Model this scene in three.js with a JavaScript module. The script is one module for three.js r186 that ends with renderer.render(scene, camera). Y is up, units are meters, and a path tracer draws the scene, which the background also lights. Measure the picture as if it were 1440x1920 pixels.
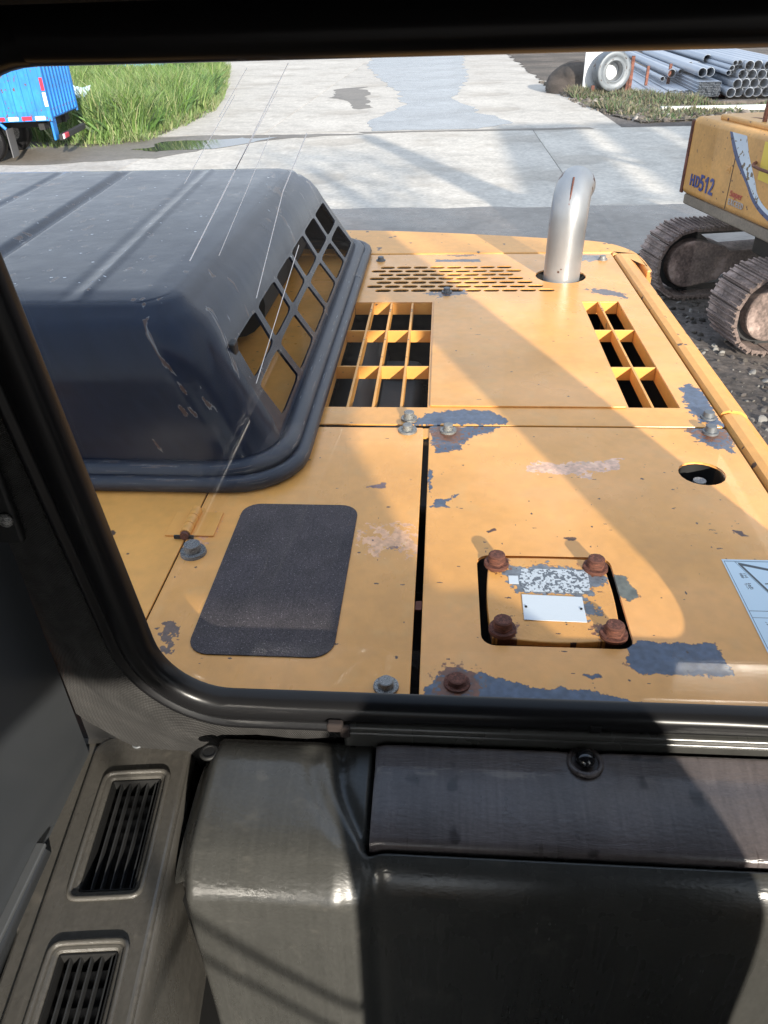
import * as THREE from 'three';
import { mergeGeometries, mergeVertices } from 'three/addons/utils/BufferGeometryUtils.js';
import { RoundedBoxGeometry } from 'three/addons/geometries/RoundedBoxGeometry.js';
import { TextGeometry } from 'three/addons/geometries/TextGeometry.js';
import { FontLoader } from 'three/addons/loaders/FontLoader.js';

// ───────── camera, sky, sun, exposure ─────────
const scene = new THREE.Scene();
const camera = new THREE.PerspectiveCamera(68.88, 0.75, 0.02, 400);
camera.position.set(0, 2.65, 0);
camera.rotation.order = 'YXZ';
camera.rotation.set(THREE.MathUtils.degToRad(-34.07), THREE.MathUtils.degToRad(4.93), THREE.MathUtils.degToRad(-1.78));
const SUN = new THREE.Vector3(0.38, 0.34, 1).normalize();
{
  const W = 512, H = 256, d = new Float32Array(W * H * 4);
  for (let j = 0; j < H; j++) for (let i = 0; i < W; i++) {
    const el = ((j + 0.5) / H - 0.5) * Math.PI, az = ((i + 0.5) / W - 0.5) * 2 * Math.PI;
    const y = Math.max(0, Math.sin(el)), c = Math.cos(el), v = new THREE.Vector3(Math.cos(az) * c, y, Math.sin(az) * c);
    const k = Math.pow(y, 0.55), g = Math.pow(Math.max(0, v.normalize().dot(SUN)), 8) * 0.5;
    let n = 0; for (let o = 1, a = 1; o < 5; o++, a *= 0.5) n += a * Math.sin(v.x * 3.1 * o + o * 1.7 + 1.3 * Math.sin(v.z * 2.3 * o + o)) * Math.sin(v.z * 2.7 * o + v.y * 4 * o + o * 2.1);
    const cl = THREE.MathUtils.smoothstep(n, 0.0, 0.9) * 0.55, q = (j * W + i) * 4;
    const mix = (a, b) => a + (b - a) * k;
    const s = 0.86;
    d[q] = s * ((mix(0.86, 0.40) * (1 - cl) + 0.95 * cl) + g); d[q + 1] = s * ((mix(0.90, 0.53) * (1 - cl) + 0.97 * cl) + g * 0.93); d[q + 2] = s * ((mix(0.95, 0.76) * (1 - cl) + 1.0 * cl) + g * 0.8); d[q + 3] = 1;
  }
  const t = new THREE.DataTexture(d, W, H, THREE.RGBAFormat, THREE.FloatType);
  t.mapping = THREE.EquirectangularReflectionMapping; t.magFilter = t.minFilter = THREE.LinearFilter; t.needsUpdate = true;
  scene.background = t; scene.environment = t;
}
const sun = new THREE.DirectionalLight(new THREE.Color(1, 0.91, 0.80), 4.5);
sun.position.copy(SUN).multiplyScalar(60).add(new THREE.Vector3(0, 0, -12)); sun.target.position.set(0, 0, -12);
sun.castShadow = true; sun.shadow.mapSize.set(4096, 4096); sun.shadow.radius = 1.6;
Object.assign(sun.shadow.camera, { left: -32, right: 32, top: 32, bottom: -32, near: 1, far: 160 });
scene.add(sun, sun.target);
const renderer = new THREE.WebGLRenderer({ antialias: true });
renderer.toneMapping = THREE.LinearToneMapping; renderer.toneMappingExposure = 1.92;
renderer.shadowMap.enabled = true;

// ───────── helpers ─────────
const V2 = (x, y) => new THREE.Vector2(x, y), V3 = (x, y, z) => new THREE.Vector3(x, y, z);
function rng(seed) { let a = seed >>> 0; return () => { a = (a + 0x6D2B79F5) | 0; let t = Math.imul(a ^ (a >>> 15), 1 | a); t = (t + Math.imul(t ^ (t >>> 7), 61 | t)) ^ t; return ((t ^ (t >>> 14)) >>> 0) / 4294967296; }; }
function hash(x, y, s) { let h = Math.imul(x | 0, 374761393) + Math.imul(y | 0, 668265263) + Math.imul(s | 0, 1274126177); h = Math.imul(h ^ (h >>> 13), 1274126177); return ((h ^ (h >>> 16)) >>> 0) / 4294967296; }
function vnoise(x, y, s, per) {
  const xi = Math.floor(x), yi = Math.floor(y), fx = x - xi, fy = y - yi, u = fx * fx * (3 - 2 * fx), v = fy * fy * (3 - 2 * fy);
  const w = per ? (a) => ((a % per) + per) % per : (a) => a;
  const a = hash(w(xi), w(yi), s), b = hash(w(xi + 1), w(yi), s), c = hash(w(xi), w(yi + 1), s), d = hash(w(xi + 1), w(yi + 1), s);
  return a + (b - a) * u + (c - a) * v + (a - b - c + d) * u * v;
}
function fbm(x, y, s, oct = 4, per = 0) { let r = 0, a = 0.5, t = 0; for (let o = 0; o < oct; o++) { r += a * vnoise(x, y, s + o * 17, per); t += a; a *= 0.5; x *= 2; y *= 2; per *= 2; } return r / t; }
const ss = THREE.MathUtils.smoothstep, clamp = THREE.MathUtils.clamp, lerp = THREE.MathUtils.lerp;
// a computed texture: f(u, v) -> [r, g, b] in sRGB 0..1
function tex(W, H, f, srgb = true, repeat) {
  const d = new Uint8Array(W * H * 4);
  for (let j = 0; j < H; j++) for (let i = 0; i < W; i++) { const c = f((i + 0.5) / W, (j + 0.5) / H), q = (j * W + i) * 4; for (let k = 0; k < 3; k++) d[q + k] = clamp(c[k] * 255, 0, 255); d[q + 3] = 255; }
  const t = new THREE.DataTexture(d, W, H); t.wrapS = t.wrapT = THREE.RepeatWrapping; t.magFilter = THREE.LinearFilter; t.minFilter = THREE.LinearMipmapLinearFilter; t.generateMipmaps = true;
  if (srgb) t.colorSpace = THREE.SRGBColorSpace;
  if (repeat) t.repeat.set(repeat, repeat);
  t.needsUpdate = true; return t;
}
const mono = (W, f, repeat) => tex(W, W, (u, v) => { const g = f(u, v); return [g, g, g]; }, false, repeat);
const M = (o) => new THREE.MeshStandardMaterial(o), MP = (o) => new THREE.MeshPhysicalMaterial(o);
const lin = (r, g, b) => new THREE.Color().setRGB(r, g, b);

function boxUV(g, scale = 1) {                       // uv in metres, picked by the way a face points
  if (g.index) g = g.toNonIndexed();
  g.computeBoundingBox();
  const p = g.attributes.position, uv = new Float32Array(p.count * 2), a = V3(), b = V3(), c = V3();
  for (let i = 0; i < p.count; i += 3) {
    a.fromBufferAttribute(p, i); b.fromBufferAttribute(p, i + 1); c.fromBufferAttribute(p, i + 2);
    const n = b.clone().sub(a).cross(c.clone().sub(a)), x = Math.abs(n.x), y = Math.abs(n.y), z = Math.abs(n.z);
    [a, b, c].forEach((q, k) => { const s = y >= x && y >= z ? [q.x, q.z] : x >= z ? [q.z, q.y] : [q.x, q.y]; uv[(i + k) * 2] = s[0] * scale; uv[(i + k) * 2 + 1] = s[1] * scale; });
  }
  g.setAttribute('uv', new THREE.BufferAttribute(uv, 2)); return g;
}
function planeUV(g, x0, x1, z0, z1) {
  const p = g.attributes.position, uv = new Float32Array(p.count * 2);
  for (let i = 0; i < p.count; i++) { uv[i * 2] = (p.getX(i) - x0) / (x1 - x0); uv[i * 2 + 1] = (p.getZ(i) - z0) / (z1 - z0); }
  g.setAttribute('uv', new THREE.BufferAttribute(uv, 2)); return g;
}
function bx(w, h, d, x = 0, y = 0, z = 0, r = 0) {
  const g = r > 0 ? new RoundedBoxGeometry(w, h, d, 2, Math.min(r, w / 2.01, h / 2.01, d / 2.01)) : new THREE.BoxGeometry(w, h, d);
  g.translate(x, y, z); return boxUV(g);
}
const merge = (gs) => mergeGeometries(gs.map((g) => { const q = g.index ? g.toNonIndexed() : g.clone(); for (const k of Object.keys(q.attributes)) if (!['position', 'normal', 'uv'].includes(k)) q.deleteAttribute(k); if (!q.attributes.uv) boxUV(q); return q; }));
function mesh(name, geo, mat, parent) { const m = new THREE.Mesh(geo, mat); m.name = name; m.castShadow = m.receiveShadow = true; (parent || scene).add(m); return m; }
const taken = {};
function numbered(n) { const k = (taken[n] = (taken[n] ?? -1) + 1); return k ? n + '_' + String(k).padStart(3, '0') : n; }
function tag(o, label, category, group, kind) { o.name = numbered(o.name); o.userData = { label, category }; if (group) o.userData.group = group; if (kind) { o.userData.kind = kind; } return o; }
function thing(name, label, category, pos = [0, 0, 0], turn = 0, group) { const o = new THREE.Group(); o.name = name; o.position.set(...pos); o.rotation.y = turn; scene.add(o); return tag(o, label, category, group); }
function struct(name, geo, mat, label) { const m = mesh(name, geo, mat); m.userData = { kind: 'structure', label }; return m; }
// outline [x, z] pairs, holes the same, from y0 to y1, as a plate
function shapeOf(pts) { return new THREE.Shape(pts.map(([x, z]) => V2(x, -z))); }
function plate(pts, holes, y0, y1, bevel = 0) {
  const s = pts.isShape ? pts : shapeOf(pts);
  for (const h of holes || []) s.holes.push(h.getPoints ? h : new THREE.Path(h.map(([x, z]) => V2(x, -z))));
  const g = new THREE.ExtrudeGeometry(s, { depth: y1 - y0 - 2 * bevel, bevelEnabled: bevel > 0, bevelThickness: bevel, bevelSize: bevel, bevelOffset: -bevel, bevelSegments: 2, curveSegments: 10 });
  g.translate(0, 0, y0 + bevel); g.rotateX(-Math.PI / 2); return g;
}
function rrPts(x0, x1, y0, y1, r, n = 8) {           // rounded rectangle, anticlockwise, as [a, b] pairs
  const o = [], cs = [[x1 - r, y0 + r, -90], [x1 - r, y1 - r, 0], [x0 + r, y1 - r, 90], [x0 + r, y0 + r, 180]];
  for (const [cx, cy, a0] of cs) for (let i = 0; i <= n; i++) { const a = THREE.MathUtils.degToRad(a0 + 90 * i / n); o.push([cx + r * Math.cos(a), cy + r * Math.sin(a)]); }
  return o;
}
// grid surface from f(u, v) -> Vector3
function surf(nu, nv, f, closeU = false) {
  const pos = [], uv = [], idx = [];
  for (let j = 0; j <= nv; j++) for (let i = 0; i <= nu; i++) { const p = f(i / nu, j / nv); pos.push(p.x, p.y, p.z); uv.push(p.tu ?? i / nu, p.tv ?? j / nv); }
  for (let j = 0; j < nv; j++) for (let i = 0; i < nu; i++) { const a = j * (nu + 1) + i, b = a + 1, c = a + nu + 1, d = c + 1; idx.push(a, b, d, a, d, c); }
  let g = new THREE.BufferGeometry(); g.setAttribute('position', new THREE.Float32BufferAttribute(pos, 3)); g.setAttribute('uv', new THREE.Float32BufferAttribute(uv, 2)); g.setIndex(idx);
  g.computeVertexNormals();
  return g;
}
// profile [a (outward), b (towards +z)] swept along a path in a plane z = const; path items {x, y, nx, ny}
function sweepXY(path, prof, z, closed, uvs = 1) {
  const pos = [], uv = [], idx = [], n = path.length, m = prof.length; let len = 0;
  const P = closed ? [...path, path[0]] : path;
  P.forEach((p, i) => { if (i) len += Math.hypot(p.x - P[i - 1].x, p.y - P[i - 1].y); let w = 0; prof.forEach((q, k) => { if (k) w += Math.hypot(q[0] - prof[k - 1][0], q[1] - prof[k - 1][1]); const da = p.da ? p.da(q, k / (m - 1)) : [0, 0]; pos.push(p.x + p.nx * (q[0] + da[0]), p.y + p.ny * (q[0] + da[0]), z + q[1] + da[1]); uv.push(len * uvs, w * uvs); }); });
  for (let i = 0; i < P.length - 1; i++) for (let k = 0; k < m - 1; k++) { const a = i * m + k, b = a + 1, c = a + m, d = c + 1; idx.push(a, c, d, a, d, b); }
  const g = new THREE.BufferGeometry(); g.setAttribute('position', new THREE.Float32BufferAttribute(pos, 3)); g.setAttribute('uv', new THREE.Float32BufferAttribute(uv, 2)); g.setIndex(idx); g.computeVertexNormals(); return g;
}
function rrPath(x0, x1, y0, y1, r, n = 10, straight = 8) {
  const o = []; const add = (x, y, nx, ny) => o.push({ x, y, nx, ny });
  const line = (ax, ay, bx_, by, nx, ny) => { for (let i = 1; i < straight; i++) add(lerp(ax, bx_, i / straight), lerp(ay, by, i / straight), nx, ny); };
  const arc = (cx, cy, a0) => { for (let i = 0; i <= n; i++) { const a = THREE.MathUtils.degToRad(a0 + 90 * i / n); add(cx + r * Math.cos(a), cy + r * Math.sin(a), Math.cos(a), Math.sin(a)); } };
  arc(x0 + r, y1 - r, 90); line(x0, y1 - r, x0, y0 + r, -1, 0); arc(x0 + r, y0 + r, 180); line(x0 + r, y0, x1 - r, y0, 0, -1); arc(x1 - r, y0 + r, 270); line(x1, y0 + r, x1, y1 - r, 1, 0); arc(x1 - r, y1 - r, 0); line(x1 - r, y1, x0 + r, y1, 0, 1);
  return o;
}
function hexBolt(r, h, flange = 1.25, dome = false) {   // standing on y = 0
  const parts = [new THREE.CylinderGeometry(r * flange, r * flange * 1.03, h * 0.28, 20).translate(0, h * 0.14, 0)];
  parts.push(dome ? new THREE.SphereGeometry(r, 14, 8, 0, 7, 0, Math.PI / 2).scale(1, h * 0.8 / r, 1).translate(0, h * 0.25, 0) : new THREE.CylinderGeometry(r * 0.86, r, h * 0.78, 6).translate(0, h * 0.6, 0));
  if (!dome) parts.push(new THREE.CylinderGeometry(r * 0.7, r * 0.84, h * 0.08, 16).translate(0, h * 1.02, 0));
  return merge(parts);
}
function tube(pts, r, seg = 24, rad = 10, closed = false) { const g = new THREE.TubeGeometry(new THREE.CatmullRomCurve3(pts.map((p) => p.isVector3 ? p : V3(...p)), closed, 'centripetal'), seg, r, rad, closed); return g; }
const at = (g, x, y, z, ry = 0) => { const q = g.clone(); if (ry) q.rotateY(ry); return q.translate(x, y, z); };

// ───────── materials ─────────
const chipCol = [0.29, 0.34, 0.42], rustCol = [0.42, 0.26, 0.18];
function paintBase(x, z, s) {                       // sun-bleached yellow machine paint, x and z in metres
  const a = fbm(x * 5, z * 5, s, 4), b = fbm(x * 60, z * 60, s + 9, 3), c = fbm(x * 2, z * 14, s + 5, 3);
  const k = 1 + (a - 0.5) * 0.14 + (b - 0.5) * 0.07 + (c - 0.5) * 0.05, f = clamp((a - 0.42) * 0.9, 0, 0.3);
  return [0.915 * k + f * 0.02, 0.65 * k + f * 0.04, 0.335 * k + f * 0.16];
}
function sdPoly(px, pz, P) {
  let d = Infinity, s = 1;
  for (let i = 0, j = P.length - 1; i < P.length; j = i++) {
    const ex = P[j][0] - P[i][0], ez = P[j][1] - P[i][1], wx = px - P[i][0], wz = pz - P[i][1], t = clamp((wx * ex + wz * ez) / (ex * ex + ez * ez), 0, 1);
    const bx_ = wx - ex * t, bz = wz - ez * t; d = Math.min(d, bx_ * bx_ + bz * bz);
    const c1 = pz >= P[i][1], c2 = pz < P[j][1], c3 = ex * wz > ez * wx; if ((c1 && c2 && c3) || (!c1 && !c2 && !c3)) s = -s;
  }
  return s * Math.sqrt(d);
}
function panelMaterial(x0, x1, z0, z1, W, H, seed, { chips = [], rust = [], specks = 60 } = {}) {
  const R = rng(seed), sp = [];
  for (let i = 0; i < specks; i++) sp.push([lerp(x0, x1, R()), lerp(z0, z1, R()), 0.0008 + 0.0028 * R() * R(), 0.6 + R() * 1.6]);
  const cells = new Map(); for (const q of sp) { const k = Math.floor(q[0] / 0.02) + ',' + Math.floor(q[1] / 0.02); for (let a = -1; a <= 1; a++) for (let b = -1; b <= 1; b++) { const kk = (Math.floor(q[0] / 0.02) + a) + ',' + (Math.floor(q[1] / 0.02) + b); if (!cells.has(kk)) cells.set(kk, []); cells.get(kk).push(q); } }
  const cb = chips.map((c) => ({ ...c, bb: [Math.min(...c.p.map((q) => q[0])) - 0.02, Math.max(...c.p.map((q) => q[0])) + 0.02, Math.min(...c.p.map((q) => q[1])) - 0.02, Math.max(...c.p.map((q) => q[1])) + 0.02] }));
  const map = tex(W, H, (u, v) => {
    const x = lerp(x0, x1, u), z = lerp(z0, z1, v); let col = paintBase(x, z, seed);
    for (const c of cb) if (x > c.bb[0] && x < c.bb[1] && z > c.bb[2] && z < c.bb[3]) {
      const amp = c.amp ?? 0.012, d = sdPoly(x, z, c.p) + (fbm(x * 90, z * 90, seed + 3, 4) - 0.5) * amp * 2.2 + (fbm(x * 330, z * 330, seed + 4, 2) - 0.5) * amp * 0.8;
      if (d < 0) { const n = fbm(x * 140, z * 140, seed + 21, 3), k = 0.8 + n * 0.4, cc = c.col ?? chipCol; col = [cc[0] * k, cc[1] * k, cc[2] * k]; if (c.rusty && n > 0.62) col = rustCol; }
      else if (d < 0.0011 && !c.soft) col = [col[0] * 0.75, col[1] * 0.7, col[2] * 0.7];
    }
    for (const [rx, rz, rr] of rust) { const d = Math.hypot(x - rx, z - rz); if (d < rr * 1.6) { const n = fbm(x * 160, z * 160, seed + 8, 4), t = ss(1.25 - d / rr + (n - 0.5) * 1.5, 0.1, 0.45); const k = 0.7 + 0.6 * n; col = [lerp(col[0], rustCol[0] * k, t), lerp(col[1], rustCol[1] * k, t), lerp(col[2], rustCol[2] * k, t)]; } }
    const near = cells.get(Math.floor(x / 0.02) + ',' + Math.floor(z / 0.02));
    if (near) for (const q of near) { const d = Math.hypot((x - q[0]) / q[3], (z - q[1]) * q[3]) + (vnoise(x * 900, z * 900, seed + 30) - 0.5) * q[2] * 1.2; if (d < q[2]) col = [0.28, 0.2, 0.18]; }
    const dust = fbm(x * 24, z * 24, seed + 40, 4), w = ss(dust, 0.55, 0.8) * 0.1; return [lerp(col[0], 0.80, w), lerp(col[1], 0.72, w), lerp(col[2], 0.58, w)];
  });
  map.wrapS = map.wrapT = THREE.ClampToEdgeWrapping;
  return M({ map, roughness: 0.42, metalness: 0, roughnessMap: T.smudge, bumpMap: T.fine, bumpScale: 0.0003 });
}
const T = {};
T.smudge = mono(512, (u, v) => 0.75 + 0.4 * (fbm(u * 6, v * 6, 3, 5, 6) - 0.5) + 0.25 * (fbm(u * 40, v * 40, 5, 2, 40) - 0.5), 1);
T.fine = mono(512, (u, v) => fbm(u * 64, v * 64, 11, 3, 64), 1);
T.yellow = tex(512, 512, (u, v) => { const a = fbm(u * 4, v * 4, 2, 5, 4), b = fbm(u * 60, v * 60, 6, 3, 60), k = 0.92 + a * 0.14 + (b - 0.5) * 0.08, ch = fbm(u * 30, v * 30, 77, 4, 30); return ch > 0.81 ? [0.35, 0.27, 0.22] : [0.91 * k, 0.65 * k, 0.33 * k]; });
T.oldYellow = tex(512, 512, (u, v) => { const a = fbm(u * 4, v * 4, 2, 5, 4), b = fbm(u * 50, v * 50, 6, 3, 50), k = 0.86 + a * 0.22 + (b - 0.5) * 0.1, ch = fbm(u * 26, v * 26, 78, 4, 26); return ch > 0.79 ? [0.45, 0.32, 0.22] : [0.85 * k, 0.63 * k, 0.34 * k]; });
T.cover = tex(1024, 1024, (u, v) => {
  const a = fbm(u * 4, v * 4, 31, 5, 4), b = fbm(u * 90, v * 90, 32, 3, 90), s = fbm(u * 3, v * 60, 33, 3, 3), k = 0.86 + 0.3 * (a - 0.5) + 0.16 * (b - 0.5) + 0.16 * (s - 0.5);
  const d = ss(fbm(u * 12, v * 12, 35, 5, 12), 0.52, 0.78) * 0.3; let c = [0.12 * k, 0.15 * k, 0.215 * k]; c = [lerp(c[0], 0.42, d * 0.3), lerp(c[1], 0.44, d * 0.3), lerp(c[2], 0.46, d * 0.3)];
  const r = fbm(u * 60, v * 36, 36, 4, 60) + 0.3 * (fbm(u * 3, v * 3, 37, 2, 3) - 0.5); if (r > 0.735) c = r > 0.755 ? [0.30, 0.24, 0.22] : [0.42, 0.42, 0.42]; 
  const gx = Math.floor(u * 90), gy = Math.floor(v * 90); if (hash(gx, gy, 41) > 0.985) { const dx = u * 90 - gx - 0.5, dy = v * 90 - gy - 0.5; if (Math.hypot(dx, dy * 1.4) < 0.12 + 0.16 * hash(gx, gy, 42)) c = [0.75, 0.77, 0.78]; }
  return c;
});
T.plastic = tex(1024, 1024, (u, v) => {
  const a = fbm(u * 4, v * 4, 51, 5, 4), b = fbm(u * 160, v * 160, 52, 2, 160), st = fbm(u * 90, v * 4, 53, 3, 90), k = 0.93 + 0.2 * (a - 0.5) + 0.10 * (b - 0.5) + 0.10 * (st - 0.5);
  const w = ss(fbm(u * 18, v * 18, 54, 5, 18), 0.62, 0.85) * 0.25, sc = ss(fbm(u * 200, v * 6, 55, 2, 200), 0.80, 0.9) * 0.12; return [lerp(0.262 * k, 0.40, w + sc), lerp(0.264 * k, 0.39, w + sc), lerp(0.258 * k, 0.37, w + sc)];
});
T.plasticBump = mono(512, (u, v) => fbm(u * 90, v * 90, 61, 3, 90));
T.scuff = mono(512, (u, v) => 0.55 + 0.7 * (fbm(u * 7, v * 7, 62, 5, 7) - 0.35) + 0.2 * (fbm(u * 70, v * 5, 63, 3, 70) - 0.5));
T.fabric = tex(512, 512, (u, v) => { const p = 36, t = (u * p + v * p) % 1, w = (u * p - v * p / 2 + 72) % 1, k = 0.45 + 0.75 * Math.abs(Math.sin(Math.PI * t)) * (0.7 + 0.3 * Math.sin(Math.PI * w)), n = fbm(u * 8, v * 8, 71, 4, 8); const g = k * (0.85 + 0.4 * (n - 0.5)); return [0.25 * g, 0.245 * g, 0.24 * g]; });
T.fabricBump = mono(512, (u, v) => { const p = 36, t = (u * p + v * p) % 1, w = (u * p - v * p / 2 + 72) % 1; return Math.abs(Math.sin(Math.PI * t)) * (0.6 + 0.4 * Math.abs(Math.sin(Math.PI * w))); });
T.tread = tex(512, 512, (u, v) => { const n = vnoise(u * 220, v * 220, 81, 220), m = fbm(u * 4, v * 4, 82, 4, 4), k = 0.75 + 0.5 * (n - 0.5) + 0.3 * (m - 0.5), s = n > 0.93 ? 0.34 : 0; return [0.37 * k + s, 0.33 * k + s, 0.335 * k + s]; });
T.treadBump = mono(512, (u, v) => vnoise(u * 220, v * 220, 81, 220));
T.concrete = tex(1024, 1024, (u, v) => { const a = fbm(u * 2, v * 2, 91, 6, 2), b = fbm(u * 90, v * 90, 92, 3, 90), st = ss(fbm(u * 6, v * 5, 93, 6, 6), 0.5, 0.8), f = fbm(u * 24, v * 24, 96, 4, 24), mud = ss(fbm(u * 3, v * 3, 94, 6, 3), 0.56, 0.74), k = 0.97 + 0.16 * (a - 0.5) + 0.2 * (b - 0.5) + 0.12 * (f - 0.5) - st * 0.07; return [lerp(0.775 * k, 0.58, mud * 0.35), lerp(0.745 * k, 0.54, mud * 0.35), lerp(0.70 * k, 0.49, mud * 0.35)]; });
T.dirt = tex(1024, 1024, (u, v) => { const a = fbm(u * 5, v * 5, 101, 6, 5), b = fbm(u * 120, v * 120, 102, 3, 120), k = 0.8 + 0.6 * (a - 0.5) + 0.5 * (b - 0.5); return [0.42 * k, 0.385 * k, 0.36 * k]; });
T.dirtBump = mono(512, (u, v) => fbm(u * 40, v * 40, 103, 5, 40));
T.rust = tex(512, 512, (u, v) => { const a = fbm(u * 10, v * 10, 111, 5, 10), b = fbm(u * 60, v * 60, 112, 3, 60), k = 0.7 + 0.7 * (a - 0.5) + 0.4 * (b - 0.5); return [0.56 * k + 0.02, 0.36 * k, 0.29 * k]; });
T.galv = tex(512, 512, (u, v) => { const a = fbm(u * 12, v * 12, 121, 4, 12), r = fbm(u * 24, v * 24, 122, 4, 24), k = 0.9 + 0.25 * (a - 0.5); return r > 0.76 ? [0.32, 0.21, 0.17] : [0.69 * k, 0.70 * k, 0.71 * k]; });
T.track = tex(512, 512, (u, v) => { const a = fbm(u * 6, v * 6, 131, 5, 6), b = fbm(u * 60, v * 60, 132, 3, 60), k = 0.75 + 0.6 * (a - 0.5) + 0.4 * (b - 0.5), w = ss(a, 0.55, 0.75); return [lerp(0.68 * k, 0.76, w * 0.6), lerp(0.59 * k, 0.68, w * 0.6), lerp(0.55 * k, 0.64, w * 0.6)]; });
T.blue = tex(512, 512, (u, v) => { const a = fbm(u * 5, v * 3, 141, 5, 5), b = fbm(u * 40, v * 6, 142, 3, 40), k = 0.9 + 0.3 * (a - 0.5) + 0.2 * (b - 0.5), r = fbm(u * 20, v * 12, 143, 4, 20); return r > 0.72 ? [0.36, 0.28, 0.26] : [0.13 * k, 0.52 * k, 0.86 * k]; });
T.flaked = tex(512, 512, (u, v) => { const a = fbm(u * 44, v * 44, 151, 5, 44), b = fbm(u * 90, v * 90, 152, 2, 90); return a > 0.47 ? [0.74 + 0.1 * b, 0.76 + 0.1 * b, 0.78 + 0.1 * b] : [0.40, 0.42, 0.45]; });

T.decal = tex(512, 512, (u, v) => { const a = fbm(u * 30, v * 30, 161, 4, 30), b = fbm(u * 5, v * 5, 162, 4, 5); return a + 0.3 * (b - 0.5) > 0.66 ? [0.5, 0.42, 0.32] : [0.80 + 0.12 * b, 0.82 + 0.12 * b, 0.84 + 0.1 * b]; });
T.lid = tex(1024, 512, (u, v) => {
  const x = lerp(-0.0685, 0.64, u), a = fbm(x * 14, v * 3, 171, 5), b = fbm(x * 400, v * 160, 172, 2), st = fbm(x * 260, v * 5, 173, 3), k = 0.92 + 0.28 * (a - 0.5) + 0.14 * (b - 0.5) + 0.18 * (st - 0.5);
  let c = [0.40 * k, 0.372 * k, 0.372 * k];
  const worn = ss(1 - Math.abs(v - 0.40) / 0.05, 0, 0.6) * ss(fbm(x * 60, v * 30, 174, 4), 0.45, 0.7) * (x < 0.14 ? 1 : 0.3); c = c.map((q, i) => lerp(q, [0.56, 0.53, 0.50][i], worn * 0.6));
  const grime = ss(fbm(x * 40, v * 4, 175, 4), 0.6, 0.75) * ss(fbm(x * 9, v * 7, 176, 3), 0.5, 0.62); c = c.map((q, i) => lerp(q, [0.17, 0.15, 0.15][i], grime * 0.7));
  const line = ss(fbm(x * 150, v * 1.2, 177, 2), 0.80, 0.86); return c.map((q, i) => lerp(q, [0.2, 0.17, 0.16][i], line * 0.5));
});
const mat = {
  yellow: M({ map: T.yellow, roughness: 0.45 }), oldYellow: M({ map: T.oldYellow, roughness: 0.5 }),
  cover: MP({ map: T.cover, roughness: 0.3, roughnessMap: T.smudge, bumpMap: T.fine, bumpScale: 0.0003, specularIntensity: 0.4, side: THREE.DoubleSide }),
  coverRim: M({ map: T.cover, roughness: 0.42 }),
  plastic: MP({ color: lin(1.12, 1.1, 1.07), map: T.plastic, roughness: 0.42, roughnessMap: T.scuff, bumpMap: T.plasticBump, bumpScale: 0.0002, side: THREE.DoubleSide }),
  duct: MP({ color: lin(1.9, 1.76, 1.64), map: T.plastic, roughness: 0.42, roughnessMap: T.scuff, bumpMap: T.plasticBump, bumpScale: 0.0002, side: THREE.DoubleSide }),
  lid: MP({ map: T.lid, roughness: 0.5, roughnessMap: T.scuff, bumpMap: T.plasticBump, bumpScale: 0.0002 }),
  rubber: MP({ color: lin(0.011, 0.011, 0.012), roughness: 0.28, specularIntensity: 0.45 }), black: M({ color: lin(0.012, 0.012, 0.012), roughness: 0.6 }),
  lining: M({ color: lin(0.012, 0.012, 0.012), roughness: 0.95 }),
  knob: MP({ color: lin(0.01, 0.01, 0.012), roughness: 0.15, clearcoat: 0.6 }),
  fabric: M({ map: T.fabric, bumpMap: T.fabricBump, bumpScale: 0.0012, roughness: 0.95, side: THREE.DoubleSide }),
  sidePanel: MP({ color: lin(0.055, 0.06, 0.066), roughness: 0.28 }),
  glass: MP({ color: lin(0.97, 0.985, 0.975), transmission: 1, thickness: 0, roughness: 0, ior: 1.5 }),
  scratch: MP({ color: lin(0.98, 0.98, 0.98), roughness: 1, transmission: 0.9, thickness: 0, side: THREE.DoubleSide }),
  tread: M({ map: T.tread, bumpMap: T.treadBump, bumpScale: 0.0008, roughness: 0.85 }),
  rust: M({ map: T.rust, roughness: 0.85 }), zinc: M({ map: T.flaked, color: lin(0.62, 0.57, 0.51), metalness: 0.4, roughness: 0.55 }),
  greyBolt: M({ color: lin(0.16, 0.17, 0.18), metalness: 0.4, roughness: 0.55 }),
  pipe: M({ map: T.galv, roughness: 0.4, metalness: 0.5, side: THREE.DoubleSide }),
  label: M({ color: lin(0.66, 0.70, 0.74), roughness: 0.4 }), flaked: M({ map: T.flaked, roughness: 0.6 }),
  concrete: M({ map: T.concrete, roughness: 0.85 }), dirt: M({ map: T.dirt, bumpMap: T.dirtBump, bumpScale: 0.02, roughness: 0.9 }),
  ventBar: M({ color: lin(0.035, 0.036, 0.037), roughness: 0.4 }), ventSlat: M({ color: lin(0.028, 0.028, 0.03), roughness: 0.5, side: THREE.DoubleSide }),
  track: M({ map: T.track, roughness: 0.9 }), blue: M({ map: T.blue, roughness: 0.5 }), dark: M({ color: lin(0.02, 0.02, 0.02), roughness: 0.8 }),
};

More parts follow.
